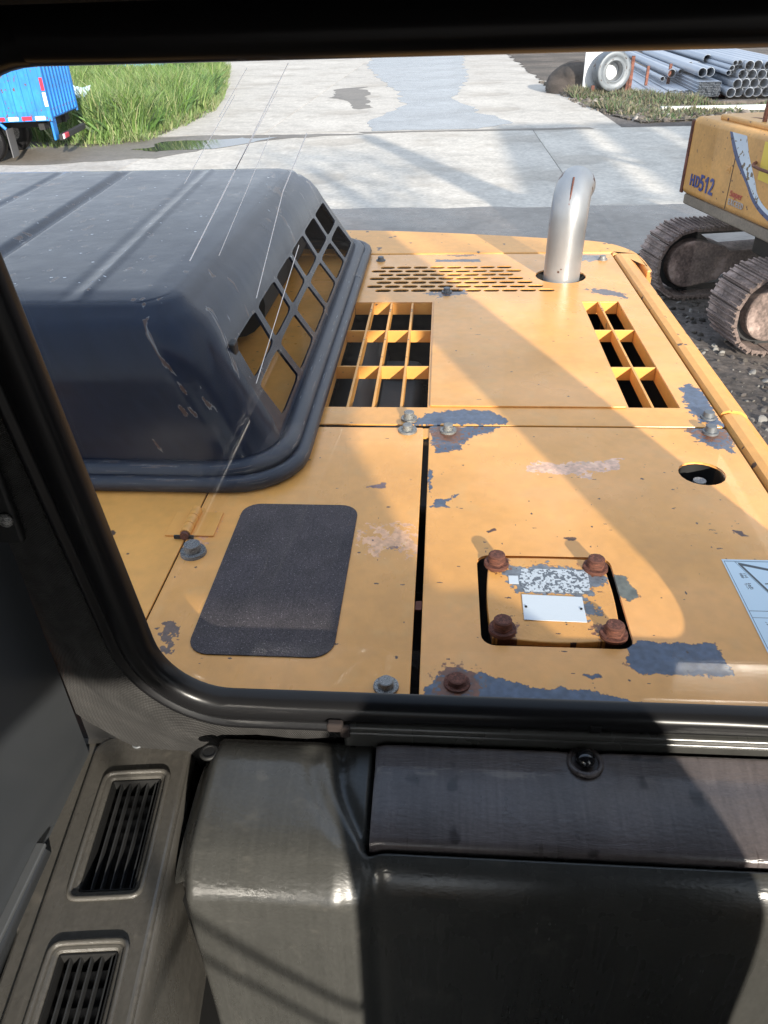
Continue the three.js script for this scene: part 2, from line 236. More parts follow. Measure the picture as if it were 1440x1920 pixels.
// ───────── setting: ground and concrete yard ─────────
{
  const g = new THREE.PlaneGeometry(260, 260, 1, 1); g.rotateX(-Math.PI / 2); g.translate(0, 0, -40); boxUVkeep(g, 0.25);
  struct('ground', g, mat.dirt, 'dark packed dirt ground around the machines');
}
function boxUVkeep(g, s) { const p = g.attributes.position, uv = new Float32Array(p.count * 2); for (let i = 0; i < p.count; i++) { uv[i * 2] = p.getX(i) * s; uv[i * 2 + 1] = p.getZ(i) * s; } g.setAttribute('uv', new THREE.BufferAttribute(uv, 2)); return g; }
{
  const yard = new THREE.Group(); yard.name = 'concrete_road'; yard.userData = { kind: 'structure', label: 'pale concrete road of large cast slabs beyond the hood' }; scene.add(yard);
  const R = rng(5), shades = [0, 1, 2, 3].map((i) => { const m = mat.concrete.clone(); m.color = lin(0.93 + 0.05 * i, 0.93 + 0.05 * i, 0.94 + 0.045 * i).multiplyScalar(0.97); return m; });
  const slab = (x0, x1, z0, z1) => { const g = boxUVkeep(plate(rrPts(x0 + 0.006, x1 - 0.006, z0 + 0.008, z1 - 0.008, 0.02, 1), null, -0.1, 0.03, 0.008), 0.22); const dx = R() * 9, dz = R() * 9, uv = g.attributes.uv; for (let i = 0; i < uv.count; i++) uv.setXY(i, uv.getX(i) + dx, uv.getY(i) + dz); mesh('concrete_slab', g, shades[Math.floor(R() * 4)], yard); };
  const xs = [-15, -6.6, 2.2, 11, 20], zr = [-12.3, -21.0];
  for (let j = 0; j < 1; j++) for (let i = 0; i < xs.length - 1; i++) slab(xs[i], xs[i + 1], zr[j + 1], zr[j]);
  const xf = [-15, -4.6, 4.4]; for (let z = -21; z > -75; z -= 14) for (let i = 0; i < xf.length - 1; i++) slab(xf[i], xf[i + 1], z - 14, z);
}
function sheet(name, label, pts, y, material, seed, amp = 0.3, kind = 'structure') {      // thin sheet with a ragged outline
  const o = []; pts.forEach((p, i) => { const q = pts[(i + 1) % pts.length], L = Math.hypot(q[0] - p[0], q[1] - p[1]), n = Math.max(2, Math.ceil(L / 0.25)); for (let k = 0; k < n; k++) { const x = lerp(p[0], q[0], k / n), z = lerp(p[1], q[1], k / n); o.push([x + (fbm(x * 1.3, z * 1.3, seed, 4) - 0.5) * amp * 2, z + (fbm(x * 1.3 + 40, z * 1.3, seed + 1, 4) - 0.5) * amp * 2]); } });
  const s = new THREE.ShapeGeometry(shapeOf(o)); s.rotateX(-Math.PI / 2); s.translate(0, y, 0); boxUVkeep(s, 0.22);
  const m = mesh(name, s, material); m.name = numbered(name); m.userData = { kind, label }; return m;
}
const wet = M({ map: T.concrete, color: lin(0.42, 0.46, 0.52), roughness: 0.35, roughnessMap: T.smudge }), damp = M({ map: T.concrete, color: lin(0.36, 0.34, 0.32), roughness: 0.6 }), water = MP({ color: lin(0.05, 0.05, 0.05), roughness: 0.04 });
sheet('wet_road', 'wet blue-grey strip running down the concrete road', [[-5, -60], [-4, -45], [-2.1, -33], [-1.2, -27], [-2.2, -23], [-1.8, -21.1], [1.0, -21.1], [1.7, -22.4], [0.9, -25], [0.3, -29], [0.9, -36], [1.2, -60]], 0.034, wet, 5, 0.35);
sheet('damp_patch', 'brown damp stain on the road beside the wet strip', [[-4.4, -33], [-3.2, -34], [-2.6, -29.5], [-2.2, -26.5], [-2.9, -26.2], [-3.3, -28.5], [-4.0, -30.5]], 0.034, damp, 9, 0.4);
sheet('damp_patch', 'dark damp band along the joint below the grass', [[-11, -20.6], [-6.8, -20.9], [-3.6, -20.9], [-1.9, -20.7], [-3.5, -20.2], [-5.2, -19.4], [-6.2, -17.6], [-9, -16.8], [-12, -16.8]], 0.034, damp, 12, 0.35);
sheet('puddle', 'still puddle of muddy water near the grass edge', [[-6.7, -19.9], [-5.2, -20.3], [-4.1, -20.35], [-4.6, -19.6], [-5.6, -18.6], [-6.6, -18.2], [-7.3, -18.8]], 0.039, water, 15, 0.5);
sheet('damp_patch', 'thin dark wet seam crossing the road joint', [[-2.2, -21.0], [3.6, -21.1], [3.7, -20.75], [-0.6, -20.86], [-2.0, -20.7]], 0.036, damp, 19, 0.08);
sheet('wet_ground', 'wet grey ground just behind the hood', [[-16, -12.33], [20, -12.33], [20, -11.2], [5.2, -10.4], [1.2, -9.4], [-16, -9.6]], 0.0335, M({ map: T.dirt, color: lin(0.72, 0.69, 0.66), roughness: 0.4, roughnessMap: T.smudge }), 23, 0.12);

// ───────── the excavator the view is taken from ─────────
const exc = thing('excavator', 'orange-yellow excavator seen from inside its cab, worn hood stretching behind the rear window', 'excavator');
const HY = 1.9;                                       // height of the hood
{ // body below the hood, turntable, tracks
  mesh('house_body', merge([bx(0.02, 0.9, 2.1, 0.668, 1.43, -1.7), bx(0.02, 0.9, 4.0, -2.06, 1.43, -0.8), bx(2.7, 0.12, 4.0, -0.7, 0.98, -0.8)]), mat.yellow, exc);
  mesh('turntable', new THREE.CylinderGeometry(0.6, 0.6, 0.5, 32).translate(-0.7, 0.7, -0.4), mat.dark, exc);
  mesh('track_frame', merge([bx(1.4, 0.3, 0.8, -0.7, 0.55, -0.4), bx(0.42, 0.7, 2.9, -1.65, 0.40, -0.4, 0.3), bx(0.42, 0.7, 2.9, 0.25, 0.40, -0.4, 0.3)]), mat.track, exc);
}
const frontRightMat = panelMaterial(-0.02, 0.605, -1.44, -0.45, 1024, 1500, 201, {
  chips: [
    { p: [[-0.017, -1.435], [0.139, -1.437], [0.064, -1.384], [0.041, -1.331], [-0.007, -1.319]], rusty: true },
    { p: [[0.516, -1.437], [0.607, -1.437], [0.584, -1.333], [0.544, -1.358], [0.518, -1.398]], rusty: true },
    { p: [[-0.013, -0.63], [-0.012, -0.69], [0.0, -0.712], [0.029, -0.728], [0.065, -0.721], [0.103, -0.705], [0.134, -0.695], [0.193, -0.698], [0.262, -0.676], [0.25, -0.63]], amp: 0.007 },
    { p: [[0.267, -0.782], [0.288, -0.789], [0.390, -0.790], [0.393, -0.762], [0.403, -0.728], [0.275, -0.730], [0.259, -0.736]], amp: 0.006 },
    { p: [[0.275, -0.941], [0.297, -0.936], [0.306, -0.887], [0.290, -0.874], [0.270, -0.898]], amp: 0.006, col: [0.40, 0.41, 0.38] },
    { p: [[0.169, -1.258], [0.199, -1.290], [0.249, -1.285], [0.361, -1.305], [0.347, -1.265], [0.289, -1.252], [0.284, -1.225], [0.263, -1.245], [0.182, -1.245]], amp: 0.014, col: [0.93, 0.74, 0.62], soft: true },
    { p: [[-0.012, -1.140], [0.034, -1.163], [0.01, -1.132], [0.02, -1.12], [-0.008, -1.125]], amp: 0.012 }, { p: [[-0.018, -1.26], [-0.012, -1.25], [-0.012, -1.17], [-0.018, -1.17]], amp: 0.006 },
    { p: [[0.20, -0.722], [0.216, -0.726], [0.222, -0.72], [0.21, -0.714]], amp: 0.004 }, { p: [[0.215, -1.035], [0.232, -1.036], [0.232, -1.03], [0.218, -1.031]], amp: 0.004, col: [0.35, 0.24, 0.16] },
    { p: [[0.50, -1.065], [0.512, -1.063], [0.518, -1.05], [0.508, -1.052]], amp: 0.005, col: [0.30, 0.2, 0.2] }, { p: [[0.085, -1.05], [0.098, -1.058], [0.1, -1.054], [0.088, -1.046]], amp: 0.003, col: [0.3, 0.2, 0.16] },
  ], rust: [[0.02, -1.405, 0.034], [0.565, -1.412, 0.03], [0.03, -0.70, 0.03]], specks: 170 });
const frontLeftMat = panelMaterial(-0.434, -0.03, -1.44, -0.45, 720, 1500, 211, {
  chips: [{ p: [[-0.125, -1.19], [-0.105, -1.20], [-0.10, -1.185], [-0.115, -1.18]], amp: 0.01, col: [0.45, 0.36, 0.36] }, { p: [[-0.078, -1.015], [-0.055, -1.02], [-0.06, -0.99], [-0.09, -0.99]], amp: 0.014, col: [0.55, 0.42, 0.38] },
    { p: [[-0.40, -0.80], [-0.388, -0.80], [-0.378, -0.74], [-0.392, -0.74]], amp: 0.02, col: [0.42, 0.33, 0.28] }, { p: [[-0.12, -1.04], [-0.05, -1.06], [-0.03, -1.0], [-0.10, -0.98]], amp: 0.05, col: [0.93, 0.70, 0.52], soft: true }, { p: [[-0.40, -1.08], [-0.385, -1.06], [-0.40, -0.98], [-0.41, -0.99]], amp: 0.02, col: [0.85, 0.62, 0.50], soft: true }],
  specks: 60 });
const midMat = panelMaterial(-0.62, 0.602, -2.776, -1.444, 1400, 1500, 221, {
  chips: [
    { p: [[-0.055, -1.447], [-0.03, -1.495], [0.056, -1.520], [0.115, -1.510], [0.152, -1.463], [0.140, -1.447], [0.043, -1.447]], amp: 0.009 },
    { p: [[0.556, -1.637], [0.583, -1.661], [0.602, -1.60], [0.602, -1.447], [0.557, -1.463], [0.545, -1.515]] , amp: 0.012 },
    { p: [[-0.021, -2.709], [0.136, -2.712], [0.134, -2.680], [-0.02, -2.682]], amp: 0.006, col: [0.36, 0.36, 0.38] },
    { p: [[-0.05, -2.334], [-0.01, -2.36], [0.072, -2.366], [0.09, -2.33], [0.03, -2.30], [-0.02, -2.31]], amp: 0.025, col: [0.36, 0.34, 0.36] },
    { p: [[0.46, -2.37], [0.50, -2.372], [0.565, -2.327], [0.557, -2.277], [0.53, -2.30], [0.47, -2.34]], amp: 0.018, col: [0.36, 0.33, 0.35] },
    { p: [[0.46, -2.75], [0.56, -2.755], [0.56, -2.69], [0.52, -2.68], [0.46, -2.70]], amp: 0.02, col: [0.50, 0.48, 0.47] },
    { p: [[0.02, -2.772], [0.12, -2.774], [0.12, -2.755], [0.05, -2.75]], amp: 0.014, col: [0.5, 0.36, 0.26] },
  ], rust: [[0.018, -2.344, 0.02], [-0.065, -1.471, 0.012]], specks: 150 });

const slotHole = (cx, cz, l, w) => { const p = new THREE.Path(); const r = w / 2; p.absarc(cx + l / 2 - r, -cz, r, -Math.PI / 2, Math.PI / 2, false); p.absarc(cx - l / 2 + r, -cz, r, Math.PI / 2, Math.PI * 1.5, false); p.closePath(); return p; };
const circle = (cx, cz, r, rz = r) => { const p = new THREE.Path(); p.absellipse(cx, -cz, r, rz, 0, Math.PI * 2, true); return p; };
{ // middle hood panel with its grille openings, louvre slots and exhaust hole
  const holes = [[[-0.265, -2.25], [-0.025, -2.25], [-0.025, -1.526], [-0.265, -1.526]], [[0.422, -2.253], [0.532, -2.253], [0.532, -1.532], [0.418, -1.532]]];
  const rows = [[-2.615, -0.186, 8], [-2.573, -0.214, 9], [-2.531, -0.186, 8], [-2.489, -0.214, 9], [-2.447, -0.188, 9], [-2.405, -0.215, 10], [-2.363, -0.185, 10]];
  for (const [z, x0, n] of rows) for (let i = 0; i < n; i++) holes.push(slotHole(x0 + i * 0.0572, z, 0.050, 0.026));
  holes.push(circle(0.392, -2.51, 0.083));
  const g = planeUV(plate(rrPts(-0.62, 0.602, -2.776, -1.444, 0.012, 3), holes, HY - 0.004, HY, 0.0012), -0.62, 0.602, -2.776, -1.444);
  const hood = mesh('hood_panel', g, midMat, exc);
  hood.userData.label = 'middle hood panel with two barred openings and louvre slots';
  // lip walls of both grille openings and their crossing bars
  const lip = (x0, x1, z0, z1) => merge([bx(0.003, 0.034, z1 - z0, x0 - 0.0015, HY - 0.0215, (z0 + z1) / 2), bx(0.003, 0.034, z1 - z0, x1 + 0.0015, HY - 0.0215, (z0 + z1) / 2), bx(x1 - x0 - 0.002, 0.034, 0.003, (x0 + x1) / 2, HY - 0.0215, z0 - 0.0015), bx(x1 - x0 - 0.002, 0.034, 0.003, (x0 + x1) / 2, HY - 0.0215, z1 + 0.0015)]);
  mesh('grille_frame', lip(-0.264, -0.026, -2.249, -1.527), mat.yellow, hood); mesh('grille_frame', lip(0.421, 0.531, -2.252, -1.533), mat.yellow, hood);
  const longBar = bx(0.006, 0.032, 0.72, 0, -0.017, 0, 0.001), latL = bx(0.236, 0.034, 0.005, 0, -0.018, 0, 0.001), latR = bx(0.108, 0.034, 0.005, 0, -0.018, 0, 0.001);
  for (const x of [-0.208, -0.150, -0.086]) mesh('grille_bar', longBar, mat.yellow, hood).position.set(x, HY, -1.888);
  for (const z of [-2.014, -1.764]) mesh('grille_bar', latL, mat.yellow, hood).position.set(-0.145, HY - 0.001, z);
  mesh('grille_bar', longBar, mat.yellow, hood).position.set(0.473, HY, -1.892);
  for (const z of [-2.018, -1.762]) mesh('grille_bar', latR, mat.yellow, hood).position.set(0.476, HY - 0.001, z);
  // raised sheet between the openings
  const mid = planeUV(plate(rrPts(-0.021, 0.414, -2.262, -1.53, 0.004, 2), null, HY + 0.0006, HY + 0.0036, 0.0012), -0.62, 0.602, -2.776, -1.444);
  mesh('cover_sheet', mid, midMat, hood);
  for (const [x, z, dz] of [[-0.216, -2.70, 0], [0.56, -2.695, 1], [0.018, -2.344, 0]]) mesh('bolt', hexBolt(0.013, 0.014), dz ? mat.zinc : mat.greyBolt, hood).position.set(x, HY, z);
  mesh('bolt', hexBolt(0.0135, 0.018, 1.3), mat.zinc, hood).position.set(-0.065, HY, -1.468);
  mesh('bolt', hexBolt(0.013, 0.014), mat.greyBolt, hood).position.set(0.578, HY, -1.488);
  mesh('bolt', hexBolt(0.015, 0.015), mat.dark, hood).position.set(-0.409, HY, -1.47);
  // dark engine bay below
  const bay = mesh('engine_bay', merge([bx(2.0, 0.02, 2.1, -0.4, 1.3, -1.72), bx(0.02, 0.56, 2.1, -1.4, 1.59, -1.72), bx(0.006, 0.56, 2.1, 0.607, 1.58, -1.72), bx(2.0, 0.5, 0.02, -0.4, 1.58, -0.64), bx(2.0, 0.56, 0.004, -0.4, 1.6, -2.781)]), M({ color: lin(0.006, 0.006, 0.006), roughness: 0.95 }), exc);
  const eng = M({ color: lin(0.022, 0.024, 0.025), metalness: 0.2, roughness: 0.5 });
  mesh('engine_block', merge([bx(0.5, 0.28, 0.7, -0.25, 1.5, -1.85, 0.03), bx(0.2, 0.12, 0.6, -0.15, 1.68, -1.9, 0.03), new THREE.CylinderGeometry(0.07, 0.07, 0.5, 16).rotateX(Math.PI / 2).translate(-0.23, 1.72, -2.0), new THREE.TorusGeometry(0.1, 0.03, 8, 20).rotateX(1.2).translate(-0.12, 1.7, -2.15), bx(0.16, 0.2, 0.5, 0.48, 1.55, -1.9, 0.02), tube([[0.4, 1.6, -2.3], [0.47, 1.7, -2.1], [0.5, 1.68, -1.8], [0.46, 1.6, -1.6]], 0.025)]), eng, exc);
}
{ // front right hood door
  const holes = [circle(0.5, -1.253, 0.0445), rrPts(0.064, 0.28, -0.984, -0.772, 0.022, 5)];
  const hood = mesh('hood_door', planeUV(plate(rrPts(-0.02, 0.598, -1.436, -0.65, 0.006, 2), holes, HY - 0.004, HY + 0.001, 0.0014), -0.02, 0.605, -1.44, -0.45), frontRightMat, exc);
  hood.userData.label = 'front hood door with bolted cap plate, round hole and peeling blue-grey patches';
  // round hole: dark socket with a lock pin
  mesh('lock_socket', merge([new THREE.CylinderGeometry(0.05, 0.05, 0.05, 28, 1, true).translate(0.5, HY - 0.032, -1.253), new THREE.CylinderGeometry(0.05, 0.05, 0.004, 28).translate(0.5, HY - 0.056, -1.253)]), M({ color: lin(0.02, 0.02, 0.02), roughness: 0.5, side: THREE.DoubleSide }), hood);
  mesh('lock_pin', new THREE.CylinderGeometry(0.012, 0.014, 0.03, 18).translate(0.498, HY - 0.028, -1.250), mat.zinc, hood);
  // cap plate with four rusty bolts
  const s = []; const C = [[0.084, -0.972], [0.266, -0.972], [0.262, -0.787], [0.079, -0.787]];
  C.forEach((p, i) => { const q = C[(i + 1) % 4]; const nx = (q[1] - p[1]), nz = -(q[0] - p[0]), L = Math.hypot(nx, nz); for (let k = 0; k < 10; k++) { const t = k / 10, b = 0.012 * (4 * t * (1 - t)) - 0.004; s.push([lerp(p[0], q[0], t) + nx / L * b * (i === 2 ? 0.9 : 0.5), lerp(p[1], q[1], t) + nz / L * b * (i === 2 ? 0.9 : 0.3)]); } });
  const capMat = panelMaterial(0.06, 0.29, -0.99, -0.76, 512, 512, 231, { chips: [{ p: [[0.11, -0.955], [0.16, -0.95], [0.175, -0.962], [0.19, -0.95], [0.242, -0.946], [0.262, -0.925], [0.26, -0.905], [0.24, -0.9], [0.237, -0.885], [0.123, -0.887], [0.106, -0.925]], amp: 0.012, col: [0.45, 0.47, 0.5] }, { p: [[0.215, -0.885], [0.235, -0.87], [0.242, -0.84], [0.22, -0.825]], amp: 0.012, col: [0.45, 0.46, 0.48] }], rust: [[0.096, -0.957, 0.02], [0.251, -0.952, 0.02], [0.096, -0.799, 0.022], [0.25, -0.799, 0.022]], specks: 70 });
  const cap = mesh('cap_plate', planeUV(plate(s, null, HY - 0.012, HY + 0.004, 0.002), 0.06, 0.29, -0.99, -0.76), capMat, exc);
  mesh('tank_neck', bx(0.17, 0.1, 0.17, 0.172, HY - 0.063, -0.88), mat.dark, cap);
  for (const [x, z, a] of [[0.096, -0.955, 0.2], [0.251, -0.95, 0.5], [0.096, -0.802, 0.1], [0.252, -0.798, 0.4]]) { const b = mesh('bolt', hexBolt(0.0155, 0.02), mat.rust, cap); b.position.set(x, HY + 0.004, z); b.rotation.y = a; }
  mesh('flaked_label', planeUV(plate([[0.135, -0.945], [0.238, -0.945], [0.236, -0.905], [0.232, -0.888], [0.135, -0.889], [0.128, -0.91]], null, HY + 0.0042, HY + 0.0046), 0.1, 0.25, -0.96, -0.81), mat.flaked, cap);
  mesh('name_plate', plate([[0.130, -0.881], [0.220, -0.878], [0.219, -0.822], [0.129, -0.824]], null, HY + 0.0044, HY + 0.0056, 0.0004), mat.label, cap);
  for (const [x, z] of [[0.134, -0.852], [0.2145, -0.85]]) mesh('rivet', new THREE.CylinderGeometry(0.002, 0.002, 0.002, 8).translate(x, HY + 0.006, z), mat.dark, cap);
  mesh('small_tag', plate([[0.113, -0.926], [0.128, -0.926], [0.128, -0.906], [0.113, -0.906]], null, HY + 0.0044, HY + 0.0050), mat.label, cap);
  mesh('bolt', hexBolt(0.012, 0.016, 1.45), mat.zinc, hood).position.set(0.02, HY + 0.001, -1.413);
  mesh('bolt', hexBolt(0.013, 0.016), mat.greyBolt, hood).position.set(0.562, HY + 0.001, -1.417);
  mesh('bolt', hexBolt(0.014, 0.01), mat.rust, hood).position.set(0.03, HY + 0.001, -0.70);
  // drop hazard sticker, its print turned towards the side of the machine
  const cv = document.createElement('canvas'); cv.width = 700; cv.height = 720; const c = cv.getContext('2d');
  c.fillStyle = '#cfe2ec'; c.fillRect(0, 0, 700, 720); c.strokeStyle = '#3a5b6e'; c.lineWidth = 5; c.strokeRect(16, 16, 668, 688);
  c.lineCap = 'round'; c.lineJoin = 'round';
  const line = (pts, w = 6) => { c.lineWidth = w; c.beginPath(); pts.forEach((p, i) => (i ? c.lineTo(...p) : c.moveTo(...p))); c.stroke(); };
  c.strokeStyle = '#33424a';
  line([[130, 40], [640, 150], [280, 330], [130, 40]], 20); c.strokeStyle = '#5d7786'; line([[100, 22], [680, 150], [280, 362], [100, 22]], 4); c.strokeStyle = '#33424a';
  c.beginPath(); c.arc(375, 150, 24, 0, 7); c.lineWidth = 10; c.stroke(); line([[350, 165], [315, 200], [320, 250]], 12); line([[315, 200], [255, 205]], 9); line([[352, 170], [395, 215], [400, 260]], 9);
  line([[20, 420], [680, 420]], 4); line([[20, 470], [680, 470]], 3);
  // characters, each as strokes in a 60 unit cell, turned a quarter
  const glyph = (cx, cy, s, strokes) => { c.save(); c.translate(cx, cy); c.rotate(-0.12); strokes.forEach((st) => line(st.map(([x, y]) => [x * s, y * s]), 4)); c.restore(); };
  glyph(85, 120, 1, [[[0, 6], [26, 6]], [[13, 0], [13, 44]], [[4, 14], [22, 14], [22, 30], [4, 30], [4, 14]], [[4, 22], [22, 22]], [[0, 37], [26, 37]], [[32, 8], [52, 8]], [[30, 20], [56, 20]], [[42, 20], [34, 40], [52, 38]], [[46, 30], [54, 42]]]);
  glyph(85, 205, 1, [[[2, 6], [54, 6]], [[18, 0], [18, 12]], [[38, 0], [38, 12]], [[4, 16], [12, 22]], [[2, 28], [10, 34]], [[4, 46], [14, 38]], [[30, 14], [20, 28]], [[26, 20], [46, 18], [22, 36]], [[30, 26], [52, 38]], [[26, 38], [46, 38], [46, 48], [26, 48], [26, 38]]]);
  glyph(95, 500, 0.9, [[[2, 2], [8, 8]], [[2, 18], [10, 18], [6, 36], [2, 44]], [[8, 40], [54, 46]], [[24, 6], [46, 2]], [[24, 6], [20, 38]], [[22, 18], [52, 18]], [[40, 18], [40, 40]]]);
  glyph(100, 560, 0.8, [[[4, 12], [34, 6], [44, 20], [28, 40]], [[46, 0], [50, 8]]]); glyph(108, 605, 0.8, [[[36, 0], [10, 22], [38, 46]]]); glyph(112, 655, 0.7, [[[2, 10], [30, 10]], [[16, 0], [4, 34]], [[38, 8], [46, 18]], [[32, 20], [32, 40], [20, 44], [22, 34], [46, 44]]]);
  line([[300, 540], [640, 520]], 22); line([[330, 610], [640, 590]], 8);
  const st = new THREE.CanvasTexture(cv); st.colorSpace = THREE.SRGBColorSpace; 
  const sg = new THREE.PlaneGeometry(0.132, 0.212).rotateX(-Math.PI / 2).translate(0.522, HY + 0.0018, -0.878);
  const sticker = mesh('warning_sticker', sg, M({ map: st, roughness: 0.35 }), hood); sticker.userData.label = 'pale blue warning sticker with triangle symbol';
}
{ // front left hood door with the non-slip pad, and the fixed panel left of it
  const hood = mesh('hood_door', planeUV(plate(rrPts(-0.4305, -0.032, -1.429, -0.65, 0.005, 2), null, HY - 0.004, HY + 0.0005, 0.0014), -0.434, -0.03, -1.44, -0.45), frontLeftMat, exc);
  hood.userData.label = 'front hood door carrying a black non-slip pad';
  mesh('anti_slip_pad', boxUV(plate(rrPts(-0.352, -0.142, -1.122, -0.738, 0.032, 6), null, HY + 0.0009, HY + 0.0026, 0.0006), 5), mat.tread, hood);
  mesh('hood_panel', boxUV(plate(rrPts(-1.9, -0.4335, -1.436, -0.65, 0.005, 2), null, HY - 0.004, HY, 0.0014)), mat.yellow, exc);
  mesh('hood_panel', boxUV(plate(rrPts(-1.9, -0.626, -2.776, -1.444, 0.005, 2), null, HY - 0.004, HY, 0.0014)), mat.yellow, exc);
  const h = new THREE.Group(); h.name = 'hinge'; exc.add(h);
  const knuckle = new THREE.CylinderGeometry(0.0095, 0.0095, 0.024, 14).rotateX(Math.PI / 2);
  for (let i = 0; i < 3; i++) mesh('hinge_knuckle', knuckle, i === 1 ? mat.yellow : mat.yellow, h).position.set(-0.432, HY + 0.008, -1.078 + i * 0.0255);
  mesh('hinge_pin', new THREE.CylinderGeometry(0.0075, 0.0075, 0.082, 12).rotateX(Math.PI / 2).translate(-0.432, HY + 0.008, -1.049), mat.rust, h);
  mesh('hinge_leaf', bx(0.05, 0.003, 0.072, -0.409, HY + 0.0024, -1.054, 0.001), mat.yellow, h); mesh('hinge_leaf', bx(0.032, 0.003, 0.072, -0.454, HY + 0.0020, -1.054, 0.001), mat.yellow, h);
  mesh('hinge_stop', bx(0.034, 0.006, 0.004, -0.434, HY + 0.004, -1.012), mat.dark, h);
  mesh('rubber_stop', merge([new THREE.CylinderGeometry(0.021, 0.022, 0.006, 24).translate(0, 0.003, 0), new THREE.CylinderGeometry(0.0135, 0.0145, 0.014, 20).translate(0, 0.012, 0)]), M({ color: lin(0.42, 0.39, 0.36), map: T.flaked, roughness: 0.7 }), hood).position.set(-0.406, HY + 0.0005, -0.972);
  mesh('bolt', hexBolt(0.0125, 0.015, 1.6), mat.zinc, hood).position.set(-0.066, HY + 0.0005, -1.414);
  mesh('bolt', hexBolt(0.012, 0.012, 1.4), mat.zinc, hood).position.set(-0.064, HY + 0.0005, -0.690);
  mesh('seam_bracket', bx(0.012, 0.004, 0.04, -0.026, HY - 0.004, -1.41), mat.yellow, exc); mesh('seam_bracket', bx(0.010, 0.004, 0.02, -0.026, HY - 0.006, -0.86), mat.rust, exc);
}
{ // side rail, counterweight behind
  const prof = [[0.611, 1.80], [0.611, 1.893], [0.616, 1.902], [0.630, 1.906], [0.652, 1.903], [0.668, 1.893], [0.677, 1.876], [0.679, 1.85], [0.679, 1.55]];
  const railG = (z0, z1, dy = 0) => { const sh = new THREE.Shape([...prof.map(([x, y]) => V2(x, y + dy)), V2(0.66, 1.55 + dy), V2(0.66, 1.84 + dy), V2(0.64, 1.88 + dy), V2(0.625, 1.88 + dy), V2(0.622, 1.80 + dy)].reverse()); const g = new THREE.ExtrudeGeometry(sh, { depth: z1 - z0, bevelEnabled: false }); g.translate(0, 0, z0); return boxUV(g); };
  mesh('side_rail', railG(-2.75, -1.512), mat.yellow, exc); mesh('side_rail', railG(-1.505, -0.664, -0.004), mat.yellow, exc);
  const out = [[-2.1, -2.786], [0.607, -2.786], [0.607, -2.76], [0.684, -2.758], [0.684, -2.56], [0.70, -2.56], [0.698, -2.72], [0.678, -2.82], [0.60, -2.925], [0.39, -2.992], [0.148, -3.055], [-0.148, -3.115], [-0.37, -3.142], [-1.0, -3.17], [-1.7, -3.10], [-2.1, -2.95]];
  const cwc = new THREE.CatmullRomCurve3(out.slice(5).map(([x, z]) => V3(x, 0, z)), false, 'centripetal').getPoints(40).map((p) => [p.x, p.z]);
  const cw = mesh('counterweight', boxUV(plate([...out.slice(0, 5), ...cwc], null, 1.0, HY + 0.002, 0.006)), mat.yellow, exc);
  cw.userData.label = 'curved counterweight top at the rear of the hood';
}
{ // exhaust pipe
  const path = [[0.392, 1.5, -2.50], [0.3935, 1.9, -2.50], [0.396, 2.05, -2.502], [0.399, 2.10, -2.51], [0.404, 2.135, -2.53], [0.415, 2.158, -2.565], [0.428, 2.163, -2.60]];
  const g = tube(path, 0.0585, 60, 28), gi = tube(path, 0.0535, 60, 28); 
  const ex = mesh('exhaust_pipe', g, mat.pipe, exc); ex.userData.label = 'silver exhaust stack with bent rusty-specked tip';
  mesh('pipe_bore', gi, M({ color: lin(0.03, 0.025, 0.022), roughness: 0.9, side: THREE.DoubleSide }), ex);
  const uv = g.attributes.uv; for (let i = 0; i < uv.count; i++) uv.setXY(i, uv.getX(i) * 0.7, uv.getY(i) * 0.36);
  mesh('weld_seam', tube([[0.388, 2.13, -2.463], [0.395, 2.175, -2.487], [0.402, 2.200, -2.515]], 0.003, 20, 6), mat.rust, ex);
}
